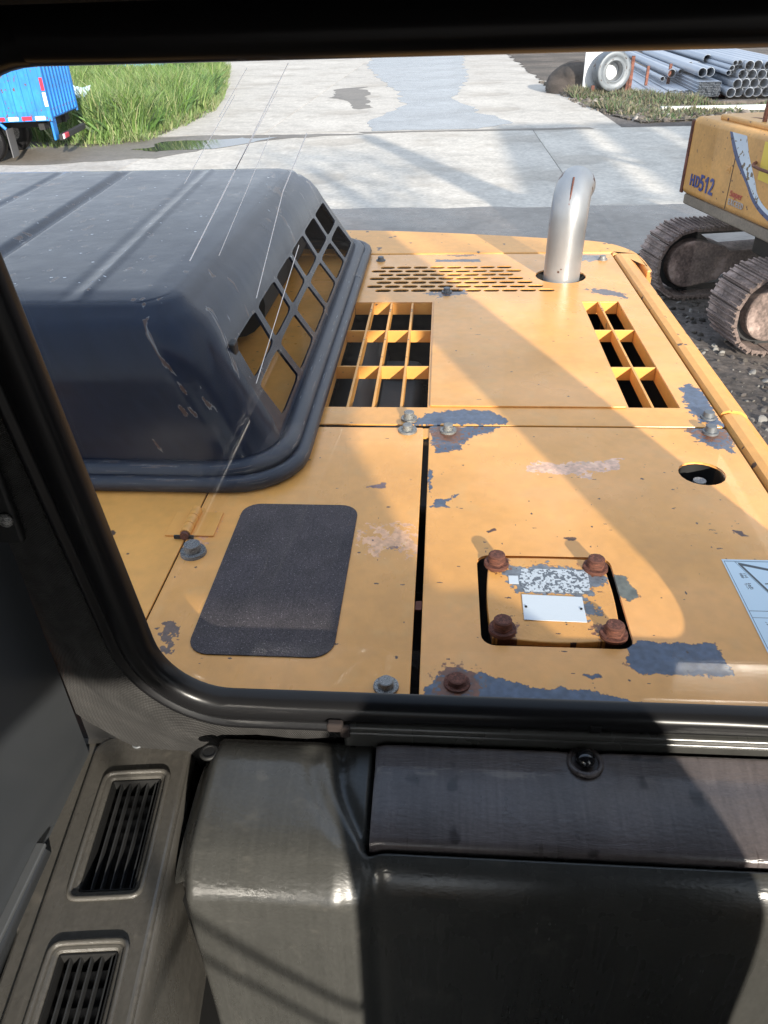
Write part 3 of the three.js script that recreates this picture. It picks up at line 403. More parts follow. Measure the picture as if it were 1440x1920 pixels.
{ // raised dark cover with barred side openings
  const cov = new THREE.Group(); cov.name = 'engine_cover'; cov.userData.label = 'raised dark blue-grey cover with barred side openings'; exc.add(cov);
  // rounded rectangular rings: [inset from the foot outline, height, corner radius]
  const ring = (dx, dzn, dzf, r, y) => { const o = [], x0 = -2.0, x1 = -0.305 - dx, z0 = -2.86 + dzf, z1 = -1.20 - dzn, n = 10; const cs = [[x1 - r, z1 - r, 90, 0], [x1 - r, z0 + r, 0, -90]];
    o.push(V3(x0, y, z1)); for (let i = 1; i < 12; i++) o.push(V3(lerp(x0, x1 - r, i / 12), y, z1));
    for (let i = 0; i <= n; i++) { const a = THREE.MathUtils.degToRad(90 - 90 * i / n); o.push(V3(x1 - r + r * Math.cos(a), y, z1 - r + r * Math.sin(a))); }
    for (let i = 1; i < 6; i++) o.push(V3(x1, y, lerp(z1 - r, z0 + r, i / 6)));
    for (let i = 0; i <= n; i++) { const a = THREE.MathUtils.degToRad(-90 * i / n); o.push(V3(x1 - r + r * Math.cos(a), y, z0 + r + r * Math.sin(a))); }
    for (let i = 1; i <= 12; i++) o.push(V3(lerp(x1 - r, x0, i / 12), y, z0)); return o; };
  const L = [[0, 0, 0, 0.11, 1.925], ...[0, 1, 2, 3, 4, 5, 6].map((k) => k / 6).map((t) => [lerp(0.012, 0.100, t), lerp(0.004, 0.030, t), lerp(0.012, 0.09, t), lerp(0.11, 0.10, t), lerp(1.955, 2.115, t)]), [0.115, 0.042, 0.10, 0.10, 2.145], [0.135, 0.058, 0.11, 0.10, 2.172], [0.160, 0.080, 0.125, 0.09, 2.190], [0.172, 0.095, 0.135, 0.09, 2.194], [0.182, 0.108, 0.145, 0.08, 2.205], [0.20, 0.125, 0.16, 0.08, 2.209]];
  const rings = L.map((q) => ring(...q)), n = rings[0].length, pos = [], uv = [], idx = [];
  rings.forEach((r) => r.forEach((p) => { pos.push(p.x, p.y, p.z); uv.push(p.x * 0.8 + (p.y) * 0.5, p.z * 0.8 + p.y * 0.6); }));
  const first = 12 + 11 - 1, last = first + 6;          // the straight right side
  for (let j = 0; j < rings.length - 1; j++) for (let i = 0; i < n - 1; i++) { if (j >= 1 && j <= 6 && i >= first && i < last) continue; const a = j * n + i, b = a + 1, c = a + n, d = c + 1; idx.push(a, b, d, a, d, c); }
  const g = new THREE.BufferGeometry(); g.setAttribute('position', new THREE.Float32BufferAttribute(pos, 3)); g.setAttribute('uv', new THREE.Float32BufferAttribute(uv, 2)); g.setIndex(idx); g.computeVertexNormals();
  mesh('cover_shell', g, mat.cover, cov);
  // flat top with pressed ribs
  const topF = (x, z) => { const sx = x - 0.075 * (z + 2.2), rib = (c, w, h) => { const t = Math.abs(sx - c) / w; return t < 1 ? h * (0.5 + 0.5 * Math.cos(Math.PI * t)) : 0; }; return -rib(-1.03, 0.03, 0.012) + rib(-0.735, 0.014, 0.004) - rib(-0.765, 0.02, 0.003) - rib(-1.25, 0.02, 0.005) - rib(-1.55, 0.03, 0.012) + 0.004 * (fbm(x * 3, z * 3, 8, 3) - 0.5); };
  mesh('cover_top', surf(200, 120, (u, v) => { const z = lerp(-2.71, -1.315, v), r = 0.09, dz = Math.min(z + 2.71, -1.315 - z), cut = dz < r ? r - Math.sqrt(Math.max(0, r * r - (r - dz) * (r - dz))) : 0, x = lerp(-2.0, -0.495 - cut, u), dd = Math.min(-0.495 - cut - x, dz), edge = clamp((dd - 0.012) / 0.05, 0, 1); const p = V3(x, 2.204 + 0.0055 * ss(dd, 0.0, 0.014) + 0.006 * edge + topF(x, z) * edge, z); p.tu = x * 0.8 + 2.2 * 0.5; p.tv = z * 0.8 + 2.2 * 0.6; return p; }), mat.cover, cov);
  // side lattice: panel with two rows of rounded openings on the slanting side
  const A = rings[1][first], B = rings[1][last], C = rings[7][first], D = rings[7][last];
  const W = 1, H = 1, sh = new THREE.Shape([V2(0, 0), V2(W, 0), V2(W, H), V2(0, H)]);
  const cols = 6, mu = 0.022, rowsY = [[0.03, 0.475], [0.555, 0.975]];
  rowsY.forEach(([v0, v1], r) => { for (let k = 0; k < cols; k++) { const u0 = 0.015 + k * (0.97 / cols) + mu / 2, u1 = 0.015 + (k + 1) * (0.97 / cols) - mu / 2; const sk = 0.02 * (r ? 1 : -1), pts = rrPts(u0, u1, v0, v1, 0.03, 3); sh.holes.push(new THREE.Path(pts.map(([a, b]) => V2(clamp(a + sk * (b - 0.52), 0.006, 0.994), b)))); } });
  const eg = new THREE.ExtrudeGeometry(sh, { depth: 0.006, bevelEnabled: false, curveSegments: 4 }), p = eg.attributes.position;
  const nrm = V3().crossVectors(B.clone().sub(A), C.clone().sub(A)).normalize();
  for (let i = 0; i < p.count; i++) { const u = p.getX(i), v = p.getY(i), w = p.getZ(i) - 0.006; const lo = A.clone().lerp(B, u), hi = C.clone().lerp(D, u), q = lo.lerp(hi, v).addScaledVector(nrm, nrm.x > 0 ? w : -w); p.setXYZ(i, q.x, q.y, q.z); }
  eg.computeVertexNormals(); mesh('side_lattice', boxUV(eg), mat.cover, cov);
  // rolled rubber-like foot
  const foot = (y, off) => ring(-off, -off, -off, 0.12, y).filter((q) => q.x > -1.99);
  mesh('cover_rim', tube(foot(1.9235, 0.005), 0.0235, 160, 12), mat.coverRim, cov); mesh('cover_rim', tube(foot(1.915, 0.034), 0.0165, 160, 10), mat.coverRim, cov);
  mesh('rim_bulge', merge([bx(0.03, 0.03, 0.3, -0.272, 1.917, -2.55, 0.012)]), mat.coverRim, cov);
  mesh('air_cleaner', merge([bx(0.5, 0.2, 0.9, -0.85, 2.02, -2.1, 0.05), new THREE.CylinderGeometry(0.09, 0.09, 0.7, 20).rotateX(Math.PI / 2).translate(-0.55, 2.01, -2.25)]), mat.dark, cov);
  mesh('latch_bracket', merge([bx(0.02, 0.10, 0.03, -0.405, 2.07, -1.36, 0.004), bx(0.05, 0.015, 0.05, -0.43, 2.02, -1.38, 0.004), tube([[-0.41, 2.10, -1.40], [-0.42, 2.05, -1.37], [-0.45, 1.98, -1.34]], 0.006)]), mat.black, cov);
}

// ───────── cab ─────────
const SCRATCHES = [[-0.1127, 2.6183, -0.1462, 2.5697, 0.0004], [-0.1462, 2.5697, -0.2098, 2.4784, 0.0006], [-0.1435, 2.6157, -0.1687, 2.5845, 0.0003], [-0.1545, 2.5990, -0.2036, 2.5384, 0.0003],
  [-0.1030, 2.5726, -0.1256, 2.5315, 0.0005], [-0.1256, 2.5315, -0.1573, 2.4467, 0.0004], [-0.1317, 2.5713, -0.1843, 2.4826, 0.0003], [-0.1165, 2.4906, -0.1671, 2.3679, 0.0004], [-0.1224, 2.6011, -0.1617, 2.5475, 0.0003]];
const WX0 = -0.343, WX1 = 0.485, WY0 = 1.954, WY1 = 2.628, WZ = -0.62;
const lean = (x, y) => x - 0.087 * (y - 2.1) * clamp((0.1 - x) / 0.4, 0, 1.2);      // the left jamb leans outwards
const leanG = (g) => { const p = g.attributes.position; for (let i = 0; i < p.count; i++) p.setX(i, lean(p.getX(i), p.getY(i))); g.computeVertexNormals(); return g; };
{
  const win = mesh('rear_window', new THREE.ShapeGeometry(new THREE.Shape(rrPts(WX0 - 0.01, WX1 + 0.01, WY0 - 0.01, WY1 + 0.01, 0.085, 8).map(([a, b]) => V2(lean(a, b), b)))).translate(0, 0, WZ), mat.glass, exc);
  win.userData.label = 'clear rear window with fine scratches';
  const gp = [[-0.006, -0.005], [-0.008, 0.0], [-0.007, 0.010], [-0.003, 0.018], [0.005, 0.022], [0.015, 0.022], [0.023, 0.018], [0.028, 0.014], [0.030, 0.012], [0.034, 0.012], [0.037, 0.016], [0.042, 0.016], [0.047, 0.010], [0.048, 0.0], [0.048, -0.008]];
  const gask = mesh('window_gasket', leanG(sweepXY(rrPath(WX0, WX1, WY0, WY1, 0.085, 12, 10), gp, WZ, true)), mat.rubber, exc);
  mesh('gasket_joint', bx(0.016, 0.022, 0.012, 0.19, WY0 - 0.018, WZ + 0.0175, 0.003), mat.rubber, gask);
  const scr = (ax, ay, bx_, by, w) => { const d = Math.hypot(bx_ - ax, by - ay), g = new THREE.PlaneGeometry(d, w * 1.5); g.rotateZ(Math.atan2(by - ay, bx_ - ax)); g.translate((ax + bx_) / 2, (ay + by) / 2, WZ - 0.0012); mesh('scratch', g, mat.scratch, win); };
  SCRATCHES.forEach((q) => scr(...q));
  // steel rear wall around the window
  const wall = new THREE.Shape([V2(-0.50, 1.0), V2(0.72, 1.0), V2(0.72, 2.78), V2(-0.50, 2.78)]); wall.holes.push(new THREE.Path(rrPts(WX0 - 0.032, WX1 + 0.032, WY0 - 0.040, WY1 + 0.02, 0.1, 8).map(([a, b]) => V2(lean(a, b), b))));
  mesh('rear_wall', boxUV(new THREE.ExtrudeGeometry(wall, { depth: 0.016, bevelEnabled: false }).translate(0, 0, WZ - 0.026)), mat.lining, exc);
  // roof, pillars, sills, floor
  mesh('roof', bx(1.26, 0.06, 1.72, 0.11, 2.80, 0.19, 0.02), mat.yellow, exc);
  mesh('roof_lining', merge([bx(1.2, 0.03, 1.62, 0.11, 2.752, 0.21, 0.005), bx(1.16, 0.085, 0.05, 0.10, 2.70, -0.585, 0.02), bx(1.16, 0.22, 0.05, 0.10, 2.63, 0.98, 0.02), bx(0.05, 0.08, 1.5, 0.66, 2.705, 0.2, 0.02), bx(0.05, 0.12, 1.5, -0.47, 2.685, 0.2, 0.02)]), mat.lining, exc);
  for (const [x, z, w, d] of [[-0.475, 1.0, 0.07, 0.08], [0.675, 1.0, 0.07, 0.08], [0.685, -0.37, 0.05, 0.52]]) mesh('cab_pillar', bx(w, 1.72, d, x, 1.9, z, 0.015), mat.lining, exc);
  mesh('cab_floor', bx(1.2, 0.04, 1.7, 0.11, 1.06, 0.2), mat.dark, exc);
  mesh('door_panel', bx(0.04, 0.62, 1.5, 0.685, 1.40, 0.2, 0.01), mat.yellow, exc);
  mesh('front_panel', bx(1.1, 0.35, 0.04, 0.10, 1.24, 1.0, 0.01), mat.yellow, exc);
  mesh('windscreen', new THREE.PlaneGeometry(1.08, 1.1).translate(0.10, 1.97, 1.0), mat.glass, exc);
  mesh('door_window', new THREE.PlaneGeometry(1.06, 0.96).rotateY(Math.PI / 2).translate(0.685, 2.19, 0.42), mat.glass, exc);
  // left side
  const sp = mesh('side_panel', bx(0.02, 0.84, 1.6, -0.464, 2.26, 0.19), mat.sidePanel, exc); sp.userData.label = 'smooth dark grey side panel';
  mesh('side_wall', bx(0.03, 0.85, 1.6, -0.487, 1.42, 0.18), mat.lining, exc);
  mesh('side_sill', tube([[-0.456, 1.838, -0.47], [-0.452, 1.842, -0.2], [-0.45, 1.845, 0.3]], 0.014, 12, 10), M({ color: lin(0.03, 0.032, 0.034), roughness: 0.3 }), exc);
  mesh('sill_strip', bx(0.012, 0.006, 1.2, -0.449, 1.860, 0.13, 0.002), M({ color: lin(0.09, 0.095, 0.10), roughness: 0.4 }), exc);
  mesh('wiper', merge([tube([[0.18, 2.43, 1.03], [0.40, 2.19, 1.035], [0.62, 1.98, 1.03]], 0.007, 20, 8), tube([[0.24, 2.28, 1.03], [0.44, 2.07, 1.035], [0.62, 1.93, 1.03]], 0.006, 20, 8)]), mat.black, exc);
  // driver's seat, low behind the view
  const seat = new THREE.Group(); seat.name = 'seat'; exc.add(seat);
  const sb = new THREE.Shape(); sb.moveTo(-0.20, 1.36); sb.lineTo(0.20, 1.36); sb.lineTo(0.185, 2.08); sb.quadraticCurveTo(0.175, 2.19, 0.09, 2.20); sb.lineTo(-0.09, 2.20); sb.quadraticCurveTo(-0.175, 2.19, -0.185, 2.08);
  mesh('seat_back', boxUV(new THREE.ExtrudeGeometry(sb, { depth: 0.08, bevelEnabled: true, bevelSize: 0.015, bevelThickness: 0.02, bevelSegments: 3 }).translate(0.325, 0, 0.03)), mat.fabric, seat); mesh('seat_cushion', bx(0.44, 0.14, 0.46, 0.31, 1.40, 0.34, 0.05), mat.fabric, seat); mesh('seat_base', bx(0.36, 0.28, 0.36, 0.31, 1.21, 0.34, 0.02), mat.dark, seat);
}
{ // cloth trim round the lower left of the window
  const path = rrPath(WX0, WX1, WY0, WY1, 0.085, 12, 10), R = [];
  const cut = path.filter((p) => (p.nx < -0.01 || p.ny < 0) && p.x < -0.1 && !(p.ny > 0.3));
  const more = []; cut.forEach((p, i) => { if (!i) return more.push(p); const a = cut[i - 1]; for (let k = 1; k <= 3; k++) more.push({ x: lerp(a.x, p.x, k / 3), y: lerp(a.y, p.y, k / 3), nx: lerp(a.nx, p.nx, k / 3), ny: lerp(a.ny, p.ny, k / 3) }); });
  const bottom = []; more.forEach((p) => bottom.push(p)); const lastP = more[more.length - 1]; for (let x = lastP.x + 0.012; x < -0.118; x += 0.012) bottom.push({ x, y: WY0, nx: 0, ny: -1 });
  bottom.forEach((p) => { const t = ss(p.x, -0.36, -0.2) * (p.ny < -0.6 ? 1 : 0); p.da = (q, k) => [-k * 0.03 * t, t * ss(k, 0, 0.4) * 0.006 * Math.sin(p.x * 62 + k * 2.2) + (fbm(p.x * 20 + 9, k * 3, 5, 3) - 0.5) * 0.004 * k]; });
  const pr = []; for (let k = 0; k <= 12; k++) { const t = k / 12; pr.push([0.043 + t * 0.125, 0.004 + 0.010 * Math.sin(Math.PI * Math.min(1, t * 1.6)) ]); }
  const m = mesh('cloth_trim', leanG(sweepXY(bottom, pr, WZ, false, 10)), mat.fabric, exc); m.userData.label = 'woven grey cloth trim around the window corner';
  mesh('trim_screw', new THREE.SphereGeometry(0.008, 12, 8).scale(1, 1, 0.6).translate(-0.433, 2.232, -0.589), mat.zinc, m); mesh('trim_screw', new THREE.SphereGeometry(0.008, 12, 8).scale(1, 1, 0.6).translate(-0.437, 2.268, -0.589), mat.zinc, m); mesh('trim_bracket', bx(0.03, 0.14, 0.01, -0.44, 2.27, -0.597, 0.004), mat.black, m);
}
{ // moulded rear shelf
  const prof = [[-0.606, 1.860], [-0.605, 1.885], [-0.602, 1.893], [-0.595, 1.897], [-0.585, 1.898], [-0.56, 1.896], [-0.53, 1.893], [-0.50, 1.889], [-0.475, 1.884], [-0.458, 1.877], [-0.446, 1.866], [-0.438, 1.85], [-0.434, 1.83], [-0.431, 1.80], [-0.428, 1.75], [-0.425, 1.65], [-0.420, 1.55], [-0.415, 1.45], [-0.41, 1.2]];
  const along = prof.map((p, i) => i ? Math.hypot(p[0] - prof[i - 1][0], p[1] - prof[i - 1][1]) : 0); let acc = 0; const cum = along.map((d) => (acc += d));
  const curve = new THREE.CatmullRomCurve3(prof.map(([z, y]) => V3(0, y, z)), false, 'centripetal');
  const NX = 220, NV = 140;
  const g = surf(NX, NV, (u, v) => {
    const x = lerp(-0.292, 0.665, u), c = curve.getPoint(v), p = V3(x, c.y, c.z);
    const f = ss(c.z, -0.60, -0.44);                              // 0 at the window, 1 at the edge
    const xc = lerp(-0.112, -0.062, Math.pow(f, 1.8)), s = 1 - ss(x, xc - 0.03, xc + 0.02), up = ss(c.y, 1.80, 1.87), out = 1 - ss(c.y, 1.84, 1.875);
    p.y += s * 0.006 * up * ss(c.z, -0.602, -0.56); p.z += s * 0.016 * out;
    const groove = Math.exp(-Math.pow((x - xc) / 0.010, 2)) + 0.6 * Math.exp(-Math.pow((x - xc + 0.034 - 0.01 * f) / 0.012, 2)), gg = groove * ss(c.z, -0.600, -0.575); p.y -= gg * 0.009 * up; p.z -= gg * 0.007 * out;
    const e = ss(x, -0.292, -0.262); p.y -= (1 - e) * 0.05 * ss(c.y, 1.80, 1.87); p.z -= (1 - e) * 0.05 * (1 - ss(c.y, 1.84, 1.875));
    if (x > -0.074 && x < 0.64) { const rec = ss(x, -0.078, -0.070) * ss(c.z, -0.600, -0.594) * (1 - ss(c.z, -0.474, -0.466)) * (c.y > 1.87 ? 1 : 0); p.y -= rec * 0.022; }
    p.tu = x * 2.2; p.tv = v * 1.6; return p;
  });
  const sh = mesh('rear_shelf', g, mat.plastic, exc); sh.userData.label = 'moulded grey plastic shelf below the rear window';
  mesh('shelf_lip', bx(0.77, 0.014, 0.016, 0.275, 1.929, -0.600, 0.006), mat.plastic, sh); mesh('shelf_lip', bx(0.775, 0.030, 0.012, 0.2775, 1.907, -0.6015, 0.005), mat.plastic, sh);
  mesh('shelf_side', new THREE.PlaneGeometry(0.2, 0.6).rotateY(-Math.PI / 2).translate(-0.286, 1.50, -0.545), mat.black, sh);
  mesh('shelf_gap', bx(0.16, 0.02, 0.7, -0.32, 1.46, -0.30), mat.black, sh);
  mesh('foam_scrap', merge([bx(0.020, 0.014, 0.012, -0.118, 1.937, -0.592, 0.004), bx(0.012, 0.018, 0.008, -0.106, 1.930, -0.590, 0.003)]), M({ color: lin(0.028, 0.02, 0.018), roughness: 0.9 }), sh);
  mesh('shelf_plug', merge([new THREE.TorusGeometry(0.009, 0.003, 8, 20).rotateX(Math.PI / 2), new THREE.CylinderGeometry(0.009, 0.009, 0.004, 18)]), mat.black, sh).position.set(-0.274, 1.898, -0.576);
  // storage lid with its knob
  const lp = [[-0.593, 1.880], [-0.5925, 1.904], [-0.589, 1.9085], [-0.582, 1.9075], [-0.57, 1.904], [-0.560, 1.9015], [-0.54, 1.9005], [-0.51, 1.897], [-0.485, 1.892], [-0.476, 1.889], [-0.4725, 1.885], [-0.472, 1.872]];
  const ls = new THREE.Shape(lp.map(([z, y]) => V2(-z, y)).reverse());
  const lg = new THREE.ExtrudeGeometry(ls, { depth: 0.70, bevelEnabled: true, bevelSize: 0.002, bevelThickness: 0.002, bevelSegments: 2, bevelOffset: -0.002 });
  lg.rotateY(Math.PI / 2); lg.translate(-0.067, 0, 0);
  const lc = new THREE.CatmullRomCurve3(lp.slice(1, 12).map(([z, y]) => V3(0, y, z)), false, 'centripetal');
  const skin = surf(60, 60, (u, v) => { const c = lc.getPoint(v), x = lerp(-0.0685, 0.64, u), e = Math.min(1, (x + 0.0685) / 0.006), dip = Math.exp(-(Math.pow((x - 0.179) / 0.02, 4) + Math.pow((c.z + 0.585) / 0.018, 4))); const p = V3(x, c.y + 0.0008 - 0.004 * (1 - e) * (1 - e) - 0.004 * dip, c.z); p.tu = u; p.tv = v; return p; });
  lg.translate(0, -0.0025, 0);
  const lid = mesh('storage_lid', merge([boxUV(lg, 1.4), skin]), mat.lid, exc); lid.userData.label = 'long scuffed storage lid with round black knob';
  mesh('lid_knob', new THREE.SphereGeometry(0.0115, 20, 14).scale(1, 0.8, 1).translate(0.179, 1.9105, -0.5795), mat.knob, lid);
  mesh('knob_cup', new THREE.TorusGeometry(0.0185, 0.0035, 10, 28).rotateX(Math.PI / 2).translate(0.179, 1.9055, -0.5785), mat.lid, lid);
}
{ // air duct with two vents along the left side
  const d = new THREE.Group(); d.name = 'air_duct'; d.userData.label = 'moulded air duct with two louvred vents'; exc.add(d);
  d.position.set(-0.392, 0, -0.645); d.rotation.y = Math.atan(0.105);    // runs from the window corner towards the driver
  // local: x across (-0.085 .. 0.085), z along (0 .. 0.9)
  const top = 1.85, holes = [[-0.0255, 0.046, 0.072, 0.226], [-0.0255, 0.046, 0.281, 0.435]];
  const sh = shapeOf(rrPts(-0.052, 0.066, 0.012, 0.95, 0.02, 4)); for (const [x0, x1, z0, z1] of holes) sh.holes.push(new THREE.Path(rrPts(x0, x1, z0, z1, 0.008, 3).map(([x, z]) => V2(x, -z)).reverse()));
  const bd = 0.005, tg = new THREE.ExtrudeGeometry(sh, { depth: 0.01, bevelEnabled: true, bevelSize: bd, bevelThickness: bd, bevelSegments: 3 }).rotateX(-Math.PI / 2).translate(0, top - 0.01 - bd, 0);
  mesh('duct_top', boxUV(tg, 2), mat.duct, d);
  // shoulders: left step and right flank
  const lsh = shapeOf(rrPts(-0.096, -0.05, -0.03, 0.95, 0.004, 2)); lsh.holes.push(new THREE.Path(rrPts(-0.088, -0.076, 0.255, 0.325, 0.005, 3).map(([x, z]) => V2(x, -z)).reverse()));
  mesh('duct_shoulder', boxUV(new THREE.ExtrudeGeometry(lsh, { depth: 0.02, bevelEnabled: true, bevelSize: 0.004, bevelThickness: 0.006, bevelSegments: 2, bevelOffset: -0.003 }).rotateX(-Math.PI / 2).translate(0, top - 0.034, 0), 2), mat.duct, d);
  mesh('duct_flank', surf(14, 20, (u, v) => { const a = u * 1.0, x = 0.064 + 0.013 * Math.sin(Math.PI / 2 * Math.min(1, a * 2)) + 0.002 * a, y = top - 0.006 - 0.016 * (1 - Math.cos(Math.PI / 2 * Math.min(1, a * 2))) - 0.35 * Math.max(0, a - 0.35), p = V3(x, y, lerp(-0.005, 0.95, v)); p.tu = a * 0.5; p.tv = v * 2; return p; }), mat.duct, d);
  mesh('duct_end', surf(24, 14, (u, v) => { const x = lerp(-0.096, 0.083, u), k = v * Math.PI / 2, p = V3(x, top - 0.004 - 0.03 * (1 - Math.cos(k)) + 0.004 * Math.sin(u * Math.PI) , 0.018 - 0.06 * Math.sin(k)); p.tu = x * 2; p.tv = v * 0.2; return p; }), mat.duct, d);
  mesh('duct_screw', merge([new THREE.TorusGeometry(0.0062, 0.0018, 8, 18).rotateX(Math.PI / 2), new THREE.CylinderGeometry(0.0055, 0.0055, 0.003, 16)]), mat.greyBolt, d).position.set(0.0, top + 0.0015, 0.024);
  mesh('slot_lever', bx(0.006, 0.012, 0.03, -0.082, top - 0.022, 0.305, 0.002), mat.black, d); mesh('slot_well', bx(0.02, 0.004, 0.08, -0.082, top - 0.044, 0.29), mat.black, d);
  const barG = bx(0.0017, 0.010, 0.141, 0, 0, 0, 0.0006), slatShape = [];
  const slatG = surf(10, 3, (u, v) => V3(lerp(-0.028, 0.028, u), -0.010 * v + 0.004 * Math.sin(Math.PI * u), 0.014 * v + 0.003 * Math.sin(Math.PI * u)));
  for (const [x0, x1, z0, z1] of holes) {
    const cx = (x0 + x1) / 2, cz = (z0 + z1) / 2;
    mesh('vent_rim', tube(rrPts(x0 - 0.004, x1 + 0.004, z0 - 0.004, z1 + 0.004, 0.010, 5).map(([x, z]) => [x, top + 0.0004, z]), 0.0034, 120, 8, true), mat.duct, d);
    const e = 0.0062, ix0 = x0 + e, ix1 = x1 - e, iz0 = z0 + e, iz1 = z1 - e; mesh('vent_well', merge([bx(0.0015, 0.056, iz1 - iz0, ix0, top - 0.031, cz), bx(0.0015, 0.056, iz1 - iz0, ix1, top - 0.031, cz), bx(ix1 - ix0 + 0.0015, 0.056, 0.0015, cx, top - 0.031, iz0), bx(ix1 - ix0 + 0.0015, 0.056, 0.0015, cx, top - 0.031, iz1), bx(x1 - x0, 0.002, z1 - z0, cx, top - 0.060, cz)]), mat.black, d);
    for (let i = 0; i < 5; i++) mesh('vent_bar', barG, mat.ventBar, d).position.set(lerp(x0 + 0.016, x1 - 0.012, i / 4), top - 0.0125, cz);
    for (let i = 0; i < 8; i++) mesh('vent_slat', slatG, mat.ventSlat, d).position.set(cx, top - 0.026, lerp(z0 + 0.012, z1 - 0.022, i / 7));
  }
}

// ───────── the other excavator, right ─────────
const font = await new FontLoader().loadAsync('fonts/droid/droid_sans_bold.typeface.json');
{
  const e = thing('excavator', 'old yellow excavator parked at the right with HD512 lettering and muddy tracks', 'excavator', [2.85, 0, -6.45], THREE.MathUtils.degToRad(11));
  // tracks: shoes round a stadium path, idler, side frame
  const r = 0.335, cy = 0.375, len = 2.5, per = 2 * len + 2 * Math.PI * r, N = 46, w = 0.46;
  const shoe = merge([bx(per / N * 0.96, 0.03, w, 0, 0, 0, 0.004), bx(0.022, 0.024, w, -per / N * 0.36, 0.024, 0, 0.004), bx(0.014, 0.018, w, 0.01, 0.022, 0, 0.003), bx(0.014, 0.018, w, per / N * 0.36, 0.022, 0, 0.003)]);
  for (const z0 of [0, -1.55]) {
    const tr = new THREE.Group(); tr.name = 'track'; tr.position.set(0, 0, z0 - w / 2); e.add(tr);
    for (let i = 0; i < N; i++) {
      let s = (i + 0.5) / N * per, x, y, a;
      if (s < len) { x = s; y = cy + r; a = 0; } else if ((s -= len) < Math.PI * r) { const t = s / r; x = len + r * Math.sin(t); y = cy + r * Math.cos(t); a = -t; } else if ((s -= Math.PI * r) < len) { x = len - s; y = cy - r; a = Math.PI; } else { const t = (s - len) / r; x = -r * Math.sin(t); y = cy - r * Math.cos(t); a = Math.PI - t; }
      const m = mesh('track_shoe', shoe, mat.track, tr); m.position.set(x, y, 0); m.rotation.z = a;
    }
    mesh('idler_wheel', merge([new THREE.CylinderGeometry(0.29, 0.29, 0.16, 28).rotateX(Math.PI / 2).translate(0, cy, 0), new THREE.CylinderGeometry(0.1, 0.12, 0.3, 20).rotateX(Math.PI / 2).translate(0, cy, 0)]), mat.dark, tr);
    // chain links between shoes and wheel
    mesh('track_chain', merge([bx(len, 0.07, 0.12, len / 2, cy + r - 0.045, 0), bx(len, 0.07, 0.12, len / 2, cy - r + 0.045, 0)]), mat.dark, tr);
    const fr = new THREE.Shape(); fr.absarc(0.02, cy - 0.01, 0.22, Math.PI * 0.42, Math.PI * 1.6, false); fr.lineTo(0.34, cy - 0.17); fr.lineTo(0.38, cy - 0.11); fr.lineTo(2.4, cy - 0.16); fr.lineTo(2.4, cy + 0.11); fr.lineTo(0.42, cy + 0.08); fr.lineTo(0.36, cy + 0.13);
    mesh('track_frame', boxUV(new THREE.ExtrudeGeometry(fr, { depth: 0.34, bevelEnabled: true, bevelSize: 0.02, bevelThickness: 0.02, bevelSegments: 2 }).translate(0, 0, -0.17)), mat.track, tr);
    mesh('carrier_roller', new THREE.CylinderGeometry(0.06, 0.06, 0.3, 16).rotateX(Math.PI / 2).translate(1.2, cy + 0.19, 0), mat.dark, tr);
  }
  mesh('undercarriage', merge([bx(1.2, 0.3, 1.2, 1.25, 0.6, -1.0, 0.03), new THREE.CylinderGeometry(0.55, 0.55, 0.3, 28).translate(1.2, 0.82, -1.0)]), mat.dark, e);
  // house: side face at x = -0.05, rear at z = -1.97
  const body = mesh('house_body', boxUV(new RoundedBoxGeometry(2.3, 0.70, 3.0, 4, 0.06).translate(1.10, 1.345, -0.47)), mat.oldYellow, e); body.userData.label = 'weathered yellow house with worn decals';
  mesh('bottom_frame', bx(2.26, 0.10, 2.95, 1.11, 0.945, -0.46, 0.02), M({ map: T.concrete, color: lin(0.45, 0.40, 0.34), roughness: 0.8 }), e);
  mesh('rear_edge', bx(0.025, 0.66, 0.05, -0.047, 1.33, -1.945, 0.01), mat.rust, e);
  const face = (pts, m, x, name) => { const s = new THREE.Shape(pts.map(([z, y]) => V2(z, y))); const g = new THREE.ExtrudeGeometry(s, { depth: 0.003, bevelEnabled: false }); g.rotateY(-Math.PI / 2); g.translate(x, 0, 0); return mesh(name, boxUV(g), m, e); };
  const cv = (pts) => new THREE.CatmullRomCurve3(pts.map(([a, b]) => V3(a, b, 0)), false, 'centripetal').getPoints(24).map((p) => [p.x, p.y]);
  const Lc = cv([[-1.24, 1.645], [-1.17, 1.56], [-1.045, 1.439], [-0.80, 1.285], [-0.628, 1.163], [-0.356, 1.075], [0.2, 1.05]]), Rc = cv([[-0.95, 1.645], [-0.853, 1.510], [-0.671, 1.328], [-0.585, 1.235], [-0.38, 1.15], [0.2, 1.12]]), Bc = cv([[-1.19, 1.645], [-1.02, 1.484], [-0.775, 1.308], [-0.615, 1.198], [-0.365, 1.115], [0.2, 1.085]]);
  face([...Lc, ...Bc.slice().reverse()], M({ map: T.decal, color: lin(0.10, 0.13, 0.26), roughness: 0.5 }), -0.0505, 'blue_stripe'); face([...Bc, ...Rc.slice().reverse()], M({ map: T.decal, color: lin(0.9, 0.95, 1), roughness: 0.5 }), -0.0512, 'white_stripe');
  face([[-0.655, 1.64], [-0.40, 1.64], [-0.40, 1.34], [-0.64, 1.35]], M({ color: lin(0.78, 0.56, 0.06), roughness: 0.5 }), -0.0508, 'bright_panel');
  const text = (t, size, z, y, m, name, sh = 1) => { const g = new TextGeometry(t, { font, size, depth: 0.004, curveSegments: 4 }); g.scale(sh, 1, 1); g.rotateY(-Math.PI / 2); g.translate(-0.0535, y, z); return mesh(name, boxUV(g), m, e); };
  const blueInk = M({ color: lin(0.05, 0.07, 0.24), roughness: 0.5 });
